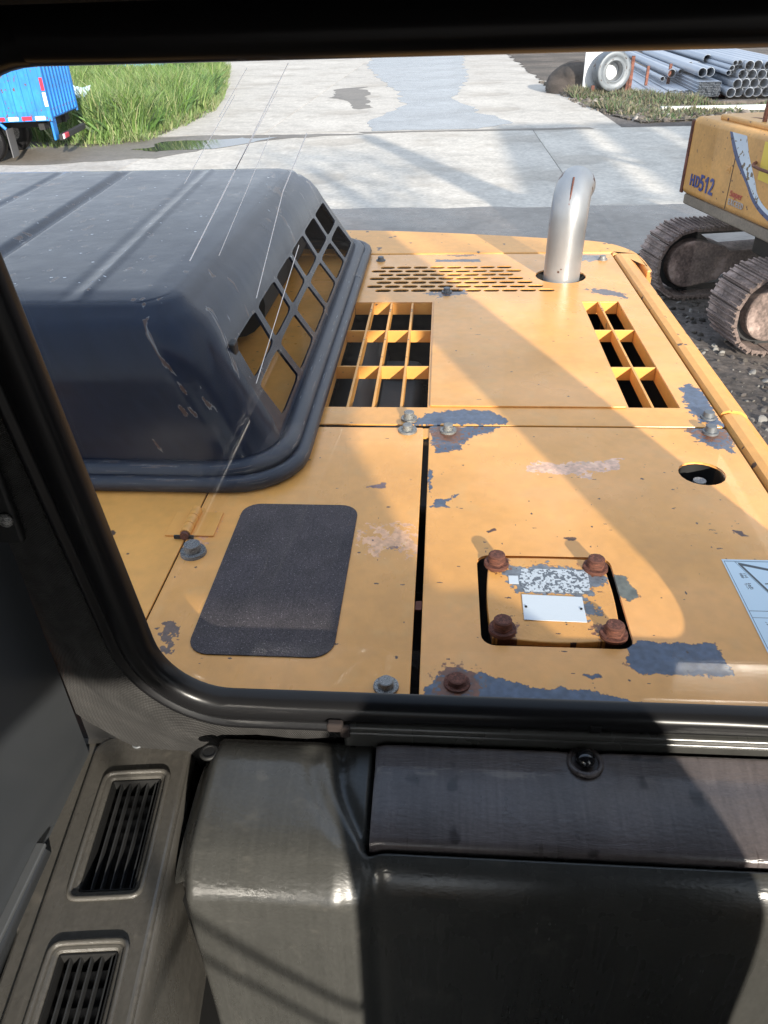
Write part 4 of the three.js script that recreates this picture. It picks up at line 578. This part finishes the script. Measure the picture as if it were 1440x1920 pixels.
  text('HD', 0.105, -1.80, 1.10, blueInk, 'lettering'); text('512', 0.145, -1.60, 1.085, blueInk, 'lettering', 0.85);
  text('Super', 0.05, -1.02, 1.145, M({ color: lin(0.5, 0.09, 0.05), roughness: 0.5 }), 'lettering', 1.1); text('EXCEED', 0.05, -1.02, 1.075, M({ color: lin(0.45, 0.40, 0.36), roughness: 0.5 }), 'lettering', 1.05);
  mesh('door_seam', bx(0.004, 0.62, 0.006, -0.0515, 1.33, -1.06), mat.dark, e); mesh('door_latch', merge([bx(0.008, 0.055, 0.075, -0.053, 1.345, -1.14, 0.003), bx(0.012, 0.02, 0.025, -0.056, 1.345, -1.14, 0.003)]), mat.oldYellow, e);
  mesh('top_cover', merge([bx(1.5, 0.13, 1.1, 1.25, 1.75, -1.0, 0.04), bx(0.5, 0.05, 0.9, 0.3, 1.715, -1.2, 0.02)]), mat.oldYellow, e);
  const rail = M({ map: T.rust, color: lin(1.1, 0.85, 0.55), roughness: 0.7 });
  mesh('handrail', tube([[0.12, 1.69, -1.02], [0.13, 1.95, -1.0], [0.22, 2.12, -0.85], [0.3, 2.15, -0.5], [0.3, 2.15, 0.2]], 0.02, 40, 10), rail, e);
  const bm = new THREE.Shape([V2(0.3, 1.2), V2(0.9, 1.15), V2(2.6, 3.05), V2(3.6, 5.55), V2(3.2, 5.75), V2(2.15, 3.4)]);
  mesh('boom', boxUV(new THREE.ExtrudeGeometry(bm, { depth: 0.34, bevelEnabled: true, bevelSize: 0.02, bevelThickness: 0.02, bevelSegments: 2 }).rotateY(-Math.PI / 2).translate(1.22, 0, 0)), mat.oldYellow, e);
  const am = new THREE.Shape([V2(3.1, 5.7), V2(3.5, 5.9), V2(4.3, 2.4), V2(4.05, 2.3)]); mesh('arm', boxUV(new THREE.ExtrudeGeometry(am, { depth: 0.24, bevelEnabled: true, bevelSize: 0.02, bevelThickness: 0.02, bevelSegments: 2 }).rotateY(-Math.PI / 2).translate(1.17, 0, 0)), mat.oldYellow, e);
  mesh('grab_bar', tube([[-0.05, 1.47, -0.72], [-0.11, 1.46, -0.66], [-0.12, 1.45, -0.3], [-0.05, 1.45, -0.2]], 0.013, 24, 8), rail, e);
  mesh('roof_hose', tube([[0.05, 1.71, -1.5], [0.2, 1.735, -1.2], [0.1, 1.72, -0.9], [0.3, 1.73, -0.7]], 0.012, 30, 6), mat.rust, e);
}

// ───────── blue truck, left ─────────
{
  const t = thing('truck', 'blue cargo truck with red and white reflective strip, parked by the tall grass', 'truck', [-8.38, 0, -17.4], THREE.MathUtils.degToRad(9));
  // local: rear right corner at the origin, side runs along -x facing +z, tail faces +x
  const side = new THREE.Group(); side.name = 'cargo_box'; t.add(side);
  mesh('side_board', bx(5.2, 1.5, 0.05, -2.6, 1.6, 0, 0.01), mat.blue, side);
  for (let i = 0; i < 24; i++) mesh('side_rib', bx(0.07, 1.44, 0.03, -0.28 - i * 0.21, 1.61, 0.036, 0.01), mat.blue, side);
  mesh('tail_board', bx(0.05, 1.5, 2.1, 0, 1.6, -1.06, 0.01), mat.blue, side);
  for (let i = 0; i < 8; i++) mesh('tail_rib', bx(0.04, 1.44, 0.07, 0.035, 1.6, -0.2 - i * 0.25, 0.01), mat.blue, side);
  mesh('corner_post', bx(0.09, 1.62, 0.09, 0.0, 1.62, 0.03, 0.012), mat.blue, side); mesh('corner_post', bx(0.09, 1.62, 0.09, 0.0, 1.62, -2.1, 0.012), mat.blue, side);
  mesh('cargo_floor', bx(5.2, 0.1, 2.1, -2.6, 0.88, -1.04), mat.dark, side); mesh('far_board', bx(5.2, 1.5, 0.05, -2.6, 1.6, -2.1), mat.blue, side); mesh('bottom_rail', bx(5.2, 0.09, 0.06, -2.6, 0.86, 0.02, 0.01), mat.blue, side);
  const red = M({ color: lin(0.5, 0.02, 0.05), roughness: 0.4 }), white = M({ color: lin(0.75, 0.75, 0.74), roughness: 0.4 });
  for (let i = 0; i < 14; i++) mesh('reflector_strip', bx(0.21, 0.075, 0.006, -0.2 - i * 0.28, 0.875, 0.056, 0.002), i % 2 ? red : white, t);
  mesh('reflector_strip', bx(0.07, 0.26, 0.006, 0.0, 1.22, 0.078, 0.002), white, t); mesh('reflector_strip', bx(0.07, 0.24, 0.006, 0.0, 1.50, 0.078, 0.002), red, t);
  mesh('chassis_rail', merge([bx(5, 0.16, 0.08, -2.6, 0.72, -0.65), bx(5, 0.16, 0.08, -2.6, 0.72, -1.45), bx(0.12, 0.12, 2.0, -0.25, 0.70, -1.05)]), mat.dark, t);
  mesh('tail_skirt', bx(0.05, 0.42, 0.30, -0.02, 0.64, -0.16, 0.02), mat.blue, t);
  mesh('rear_bumper', bx(0.1, 0.12, 2.0, 0.10, 0.48, -1.05, 0.02), mat.dark, t); mesh('tail_light', bx(0.06, 0.1, 0.3, 0.155, 0.5, -0.28, 0.02), red, t); mesh('tail_light', bx(0.02, 0.1, 0.12, 0.165, 0.5, -0.07, 0.01), white, t);
  const tyre = new THREE.LatheGeometry([[0.2, -0.12], [0.38, -0.13], [0.43, -0.09], [0.44, 0], [0.43, 0.09], [0.38, 0.13], [0.2, 0.12]].map(([a, b]) => V2(a, b)), 36).rotateX(Math.PI / 2), rim = new THREE.CylinderGeometry(0.22, 0.22, 0.16, 24).rotateX(Math.PI / 2);
  for (const z of [-0.16, -1.95]) { const wh = new THREE.Group(); wh.name = 'wheel'; wh.position.set(-1.55, 0.44, z); t.add(wh); mesh('tyre', tyre, mat.rubber, wh); mesh('rim', rim, mat.zinc, wh); }
  const flap = mesh('mud_flap', bx(0.02, 0.55, 0.42, -0.98, 0.40, -0.16, 0.006), M({ color: lin(0.13, 0.13, 0.135), roughness: 0.8 }), t); flap.rotation.z = 0.0; mesh('mudguard', tube([[-1.0, 0.68, -0.05], [-1.2, 0.86, -0.05], [-1.6, 0.93, -0.05]], 0.035, 16, 8), mat.blue, t);
}

// ───────── grass, weeds, debris ─────────
const inPoly = (x, z, P) => sdPoly(x, z, P) < 0;
function blades(name, label, region, count, h0, h1, colours, seed, lean = 0.35, wide = 0.012) {
  const R = rng(seed), g = new THREE.BufferGeometry(), pos = [], idx = [];
  const prof = [[0, 0, 1], [0.4, 0.06, 0.9], [0.75, 0.2, 0.6], [1, 0.45, 0.05]];
  prof.forEach(([y, b, w]) => { pos.push(-0.5 * w, y, b, 0.5 * w, y, b); }); for (let k = 0; k < 3; k++) idx.push(k * 2, k * 2 + 1, k * 2 + 3, k * 2, k * 2 + 3, k * 2 + 2);
  g.setAttribute('position', new THREE.Float32BufferAttribute(pos, 3)); g.setIndex(idx); g.computeVertexNormals();
  const m = new THREE.InstancedMesh(g, MP({ color: 0xffffff, roughness: 0.6, side: THREE.DoubleSide, transmission: 0.25, thickness: 0 }), count); m.name = name;
  const xs = region.map((p) => p[0]), zs = region.map((p) => p[1]), b = [Math.min(...xs), Math.max(...xs), Math.min(...zs), Math.max(...zs)], o = new THREE.Object3D(), c = new THREE.Color();
  for (let i = 0; i < count;) { const x = lerp(b[0], b[1], R()), z = lerp(b[2], b[3], R()); if (!inPoly(x, z, region)) continue; const cl = fbm(x * 0.7, z * 0.7, seed, 3), h = lerp(h0, h1, clamp(cl * 2.2 - 0.6 + (R() - 0.5) * 0.5, 0, 1)); const bend = 0.5 + R() * 1.4; o.position.set(x, 0, z); o.rotation.set((R() - 0.5) * lean, R() * 6.28, (R() - 0.5) * lean); o.scale.set(wide * (0.7 + R()) * (1 + 2 * (R() < 0.15)), h, h * bend); o.updateMatrix(); m.setMatrixAt(i, o.matrix); const k = colours[Math.floor(Math.pow(R(), 1.2) * colours.length)], v = 0.8 + 0.5 * R(); m.setColorAt(i, c.setRGB(k[0] * v, k[1] * v, k[2] * v)); i++; }
  m.castShadow = m.receiveShadow = true; m.userData = { kind: 'stuff', label, category: 'grass' }; scene.add(m); return m;
}
const grassArea = [[-9.2, -19.9], [-8.4, -19.6], [-7.7, -20.3], [-7.5, -23.4], [-7.6, -26.5], [-8.2, -30], [-9.5, -36], [-12.5, -48], [-24, -48], [-21, -32], [-13, -21]];
blades('tall_grass', 'dense tall green grass growing beside the road behind the truck', grassArea, 105000, 0.2, 1.2, [[0.12, 0.22, 0.04], [0.17, 0.27, 0.065], [0.24, 0.33, 0.11], [0.09, 0.16, 0.035], [0.34, 0.36, 0.17]], 7, 0.7, 0.013);
blades('leafy_scrub', 'broad-leaved low scrub mixed into the grass along the road edge', [[-8.6, -20.2], [-7.7, -20.9], [-7.6, -24], [-7.8, -27], [-8.4, -31], [-9.8, -36], [-12.2, -46], [-14.5, -46], [-11.5, -36], [-9.8, -29], [-9.2, -22]], 9000, 0.25, 0.95, [[0.06, 0.13, 0.03], [0.09, 0.18, 0.04], [0.13, 0.24, 0.06], [0.05, 0.10, 0.025]], 27, 1.3, 0.055);
blades('grass_fringe', 'sparse short grass straying over the edge of the grass bed', [[-10, -19.2], [-8.3, -19.2], [-7.3, -20.2], [-7.2, -23.4], [-7.3, -26.5], [-7.9, -30], [-9.2, -36], [-12, -48], [-13, -48], [-9, -32], [-8.2, -22], [-9.5, -20.4]], 6000, 0.06, 0.4, [[0.16, 0.22, 0.07], [0.24, 0.26, 0.12], [0.12, 0.2, 0.05]], 37, 1.2, 0.012);
blades('weeds', 'low scrubby weeds along the verge below the pipe stack', [[3.9, -33], [4.3, -25.2], [5.2, -21.9], [6.6, -22.3], [7.5, -23.2], [9.8, -23.2], [9.8, -25.2], [6.6, -26.4], [5.6, -33]], 16000, 0.06, 0.34, [[0.10, 0.12, 0.05], [0.17, 0.15, 0.09], [0.20, 0.17, 0.11], [0.07, 0.13, 0.04]], 17, 1.2, 0.02);
function stones(name, label, region, count, s0, s1, seed, tones, y = 0) {
  const R = rng(seed), g = new THREE.IcosahedronGeometry(1, 1), p = g.attributes.position; for (let i = 0; i < p.count; i++) { const k = 0.8 + 0.4 * fbm(p.getX(i) * 1.7 + 5, p.getY(i) * 1.7 + p.getZ(i) * 1.3, 3, 2); p.setXYZ(i, p.getX(i) * k, p.getY(i) * k * 0.6, p.getZ(i) * k); } g.computeVertexNormals();
  const m = new THREE.InstancedMesh(g, M({ color: 0xffffff, roughness: 0.9 }), count); m.name = name; const xs = region.map((q) => q[0]), zs = region.map((q) => q[1]), b = [Math.min(...xs), Math.max(...xs), Math.min(...zs), Math.max(...zs)], o = new THREE.Object3D(), c = new THREE.Color();
  for (let i = 0; i < count;) { const x = lerp(b[0], b[1], R()), z = lerp(b[2], b[3], R()); if (!inPoly(x, z, region)) continue; const s = lerp(s0, s1, Math.pow(R(), 4)); o.position.set(x, y + s * 0.2, z); o.rotation.set(R() * 6, R() * 6, R() * 6); o.scale.set(s, s * (0.6 + 0.4 * R()), s * (0.7 + 0.5 * R())); o.updateMatrix(); m.setMatrixAt(i, o.matrix); const k = tones[Math.floor(R() * tones.length)], v = 0.7 + 0.6 * R(); m.setColorAt(i, c.setRGB(k[0] * v, k[1] * v, k[2] * v)); i++; }
  m.castShadow = m.receiveShadow = true; m.userData = { kind: 'stuff', label, category: 'gravel' }; scene.add(m);
}
stones('gravel', 'scattered gravel on the dark ground beside the tracks', [[0.7, -2.5], [4.5, -2.5], [5, -9], [2, -9.4], [0.9, -6]], 7000, 0.003, 0.038, 21, [[0.075, 0.065, 0.06], [0.10, 0.09, 0.08], [0.2, 0.19, 0.175], [0.05, 0.045, 0.04], [0.08, 0.07, 0.06]]);
stones('rubble', 'broken rubble and litter along the verge below the pipes', [[3.7, -34], [4.1, -25.4], [5.0, -21.8], [6.5, -22.1], [8.5, -23.2], [6.2, -25.5], [5.4, -33]], 1800, 0.015, 0.12, 22, [[0.12, 0.10, 0.085], [0.17, 0.145, 0.12], [0.24, 0.22, 0.2], [0.08, 0.07, 0.055]], 0.02);
{
  const soil = sheet('verge', 'brown soil verge between road and pipe stack', [[3.8, -60], [3.9, -33], [4.25, -25.2], [5.1, -21.8], [6.6, -22.2], [7.6, -23], [14, -22.6], [20, -22], [20, -60]], 0.042, M({ map: T.dirt, color: lin(1.1, 1.05, 0.95), bumpMap: T.dirtBump, bumpScale: 0.03, roughness: 0.95 }), 31, 0.3);
  sheet('verge', 'muddy soil strip under the tall grass', [[-30, -60], [-12.4, -48], [-9.5, -36], [-8.1, -30], [-7.5, -26], [-7.4, -23], [-7.5, -20.6], [-8.6, -19.5], [-13, -19.6], [-30, -20]], 0.041, M({ map: T.dirt, color: lin(0.9, 0.85, 0.75), roughness: 0.95 }), 33, 0.3);
}
tag(mesh('plastic_sheet', surf(16, 10, (u, v) => V3(-11.15 + 0.75 * u, 0.80 + 0.25 * fbm(u * 4, v * 4, 3, 3) - 0.25 * v, -24.6 + 0.7 * v)), M({ color: lin(0.50, 0.62, 0.68), roughness: 0.4, side: THREE.DoubleSide })), 'pale plastic sheet lying in the tall grass', 'plastic sheet');
tag(mesh('blue_tarp', surf(20, 12, (u, v) => V3(-16.3 + 2.6 * u, 0.5 + 1.0 * Math.sin(Math.PI * v) * (0.8 + 0.3 * fbm(u * 5, v * 5, 6, 3)), -44 + 1.8 * v)), M({ color: lin(0.10, 0.32, 0.66), roughness: 0.5, side: THREE.DoubleSide })), 'blue tarpaulin mound at the far edge of the grass', 'tarpaulin');

// ───────── pipe stack and things beside it ─────────
{
  const pipeGeo = (r, wl, L) => { const g = new THREE.LatheGeometry([[r - wl, 0], [r, 0], [r, L], [r - wl, L], [r - wl, 0]].map(([a, b]) => V2(a, b)), r > 0.1 ? 20 : 10); g.rotateX(-Math.PI / 2); return g; };   // runs along -z
  const pm = M({ color: lin(0.42, 0.46, 0.52), metalness: 0.35, roughness: 0.45, side: THREE.DoubleSide });
  const put = (name, geo, x, y, z, label, group, cat = 'pipe') => { const m = mesh(name, geo, pm); m.position.set(x, y, z); m.rotation.y = -0.075; m.rotation.x = 0; tag(m, label, cat, group); return m; };
  const big = pipeGeo(0.13, 0.010, 12), mid = pipeGeo(0.072, 0.007, 12), small = pipeGeo(0.0245, 0.003, 11); const R = rng(9);
  const base = 0.14;
  for (let row = 0; row < 4; row++) for (let i = 0; i < 8 - row; i++) put('steel_pipe', big, 8.50 + 0.264 * (i + row / 2), base + 0.13 + row * 0.228, -26.0 - R() * 0.2, 'large galvanized pipe in the tall stack by the yard edge', 'large pipes in the stack');
  for (let row = 0; row < 3; row++) for (let i = 0; i < 5 - row; i++) put('steel_pipe', mid, 8.42 + 0.148 * (i + row / 2), base + 0.62 + row * 0.125, -26.35 - R() * 0.2, 'medium galvanized pipe heaped on the left side of the large pipes', 'medium pipes on the stack');
  for (let i = 0; i < 2; i++) put('steel_pipe', big, 7.76 + 0.27 * i, base + 0.50 + 0.12, -26.7 - i * 0.15, 'large galvanized pipe resting on the bundle of thin tubes', 'pipes on the tube bundle');
  for (let i = 0; i < 6; i++) put('steel_pipe', i % 2 ? big : mid, 7.15 + 0.30 * i, base + 0.36 + 0.09 * i - (i % 2 ? 0 : 0.05), -28.9 - i * 0.12, 'long galvanized pipe lying behind the bundle of thin tubes', 'long pipes behind the bundle');
  for (let row = 0; row < 9; row++) for (let i = 0; i < 13; i++) put('steel_tube', small, 7.62 + 0.0505 * (i + (row % 2) / 2), base + 0.03 + row * 0.0445, -26.3 - R() * 0.06, 'thin galvanized tube in the tight square bundle', 'thin tubes in the square bundle', 'tube');
  for (let row = 0; row < 3; row++) for (let i = 0; i < 30 - row * 9; i++) put('steel_tube', small, 6.10 + 0.0505 * (i + row * 8.5), base + 0.03 + row * 0.045, -26.45 - R() * 0.35 - (30 - i) * 0.012, 'thin galvanized tube in the low spread layer', 'thin tubes in the low layer', 'tube');
  // timbers that carry the pipes
  for (const [z, k] of [[-27.4, 'front'], [-31.5, 'rear']]) tag(mesh('timber', bx(5.6, 0.1, 0.2, 8.4, 0.09, z, 0.01), mat.rust), k === 'front' ? 'long timber bearer under the pipe ends' : 'long timber bearer under the middle of the pipes', 'timber');
  for (const [x, z, h, w] of [[6.75, -29.4, 0.80, 'left'], [7.42, -29.2, 0.86, 'right']]) tag(mesh('steel_stake', bx(0.09, h, 0.09, x, h / 2, z, 0.01), mat.rust), w === 'left' ? 'rusty upright stake holding the low tube layer, nearer the coil' : 'rusty upright stake between low tubes and large pipes', 'stake');
  tag(mesh('concrete_beam', bx(4.6, 0.12, 0.18, 8.3, 0.10, -23.9, 0.015).rotateY(0), M({ color: lin(0.7, 0.7, 0.66), roughness: 0.7 })), 'long white beam lying on the verge in front of the pipes', 'beam');
  tag(mesh('concrete_wall', bx(5.4, 0.12, 0.3, 9.9, 0.08, -25.4, 0.02), M({ map: T.dirt, roughness: 0.9 })), 'low dark block wall under the pipe ends', 'wall');
  // coil on a rusty stand
  const k = thing('steel_coil', 'grey steel coil with bright bore on a rusty stand beside the pipes', 'steel coil', [5.35, 0.04, -28.6]);
  const lath = new THREE.LatheGeometry([[0.27, -0.2], [0.30, -0.25], [0.54, -0.25], [0.58, -0.22], [0.59, 0], [0.58, 0.22], [0.54, 0.25], [0.44, 0.26], [0.42, 0.22], [0.32, 0.22], [0.30, 0.25], [0.27, 0.2], [0.27, -0.2]].map(([a, b]) => V2(a, b)), 36).rotateX(Math.PI / 2).rotateY(0.25).translate(0.05, 0.70, 0);
  mesh('coil_ring', lath, M({ map: T.galv, color: lin(0.42, 0.46, 0.5), roughness: 0.5, metalness: 0.3, side: THREE.DoubleSide }), k);
  mesh('back_plate', bx(0.95, 1.15, 0.06, -0.30, 0.68, -0.36, 0.02), M({ color: lin(0.62, 0.64, 0.66), metalness: 0.3, roughness: 0.35 }), k);
  mesh('coil_bore', new THREE.CircleGeometry(0.29, 28).translate(0.05, 0.70, -0.15), M({ color: lin(0.72, 0.73, 0.74), roughness: 0.3 }), k);
  mesh('stand', merge([bx(1.1, 0.08, 0.1, 0.0, 0.05, 0.1), bx(0.1, 1.1, 0.1, 0.70, 0.55, 0.0), bx(0.1, 0.3, 0.1, -0.5, 0.15, 0.1), bx(0.1, 0.85, 0.85, 0.62, 0.43, -0.4)]), mat.rust, k);
  tag(mesh('covered_heap', surf(40, 16, (u, v) => { const a = u * Math.PI * 2, r = 0.95 * Math.pow(1 - v * v, 0.6) * (0.8 + 0.5 * fbm(Math.cos(a) * 1.5 + 4, Math.sin(a) * 1.5 + v * 2, 3, 3)), p = V3(4.55 + r * Math.cos(a), 0.02 + 0.95 * v, -30.4 + r * 1.2 * Math.sin(a)); p.tu = u * 2; p.tv = v; return p; }), M({ map: T.dirt, color: lin(0.55, 0.52, 0.5), roughness: 0.95, side: THREE.DoubleSide })), 'dark covered heap standing left of the steel coil', 'heap');
}
{
  const sh = thing('open_shed', 'open shed with sheet roof on posts, on the sunny side of the yard', 'shed', [13.2, 0, 0.5]);
  for (const [x, w] of [[-4.1, 2.0], [-2.0, 1.35], [-0.65, 0.9], [1.4, 2.6], [4.2, 2.6]]) mesh('roof_sheet', bx(w, 0.05, 9, x, 6.1, 0, 0.01), mat.zinc, sh);
  for (const z of [-4.2, 0, 4.2]) mesh('roof_beam', bx(10.6, 0.14, 0.1, 0.3, 6.0, z), mat.rust, sh);
  for (const x of [-4.9, 0.3, 5.4]) for (const z of [-4.2, 4.2]) mesh('post', bx(0.14, 5.95, 0.14, x, 2.975, z, 0.01), mat.rust, sh);
}
{
  const t = thing('shade_tree', 'slender leafy tree on the sunny side of the yard', 'tree', [4.6, 0, 3.2]);
  const bark = M({ map: T.dirt, color: lin(0.9, 0.75, 0.6), roughness: 0.95 }), R = rng(77), limbs = [];
  mesh('trunk', mergeVertices(tube([[0, 0, 0], [0.1, 1.6, 0.05], [0.0, 3.4, 0.1], [0.2, 5.2, 0.0], [0.1, 6.6, 0.1]], 0.13, 30, 10)), bark, t);
  for (let i = 0; i < 9; i++) { const a = i * 2.4, y = 3.6 + i * 0.33, l = 1.3 + R() * 0.9, e = [Math.cos(a) * l, y + 0.7 + R() * 0.5, Math.sin(a) * l]; limbs.push(e); mesh('limb', tube([[0.08, y, 0.06], [e[0] * 0.5, y + 0.45, e[2] * 0.5], e], 0.04, 12, 6), bark, t); }
  const lg = new THREE.BufferGeometry(); { const pos = [], idx = []; for (const e of limbs) for (let k = 0; k < 190; k++) { const q = V3(e[0] + (R() - 0.5) * 1.5, e[1] + (R() - 0.5) * 1.0, e[2] + (R() - 0.5) * 1.5), a = V3(R() - 0.5, R() - 0.5, R() - 0.5).normalize().multiplyScalar(0.07 + 0.05 * R()), b = a.clone().cross(V3(R() - 0.5, R() - 0.5, R() - 0.5)).normalize().multiplyScalar(0.04), n = pos.length / 3; for (const p of [q.clone().sub(a), q.clone().add(b), q.clone().add(a), q.clone().sub(b)]) pos.push(p.x, p.y, p.z); idx.push(n, n + 1, n + 2, n, n + 2, n + 3); } lg.setAttribute('position', new THREE.Float32BufferAttribute(pos, 3)); lg.setIndex(idx); lg.computeVertexNormals(); }
  const crown = mesh('crown', lg, MP({ color: lin(0.07, 0.12, 0.03), roughness: 0.7, side: THREE.DoubleSide, transmission: 0.3, thickness: 0 }), t); crown.userData.kind = 'stuff';
}
renderer.render(scene, camera);
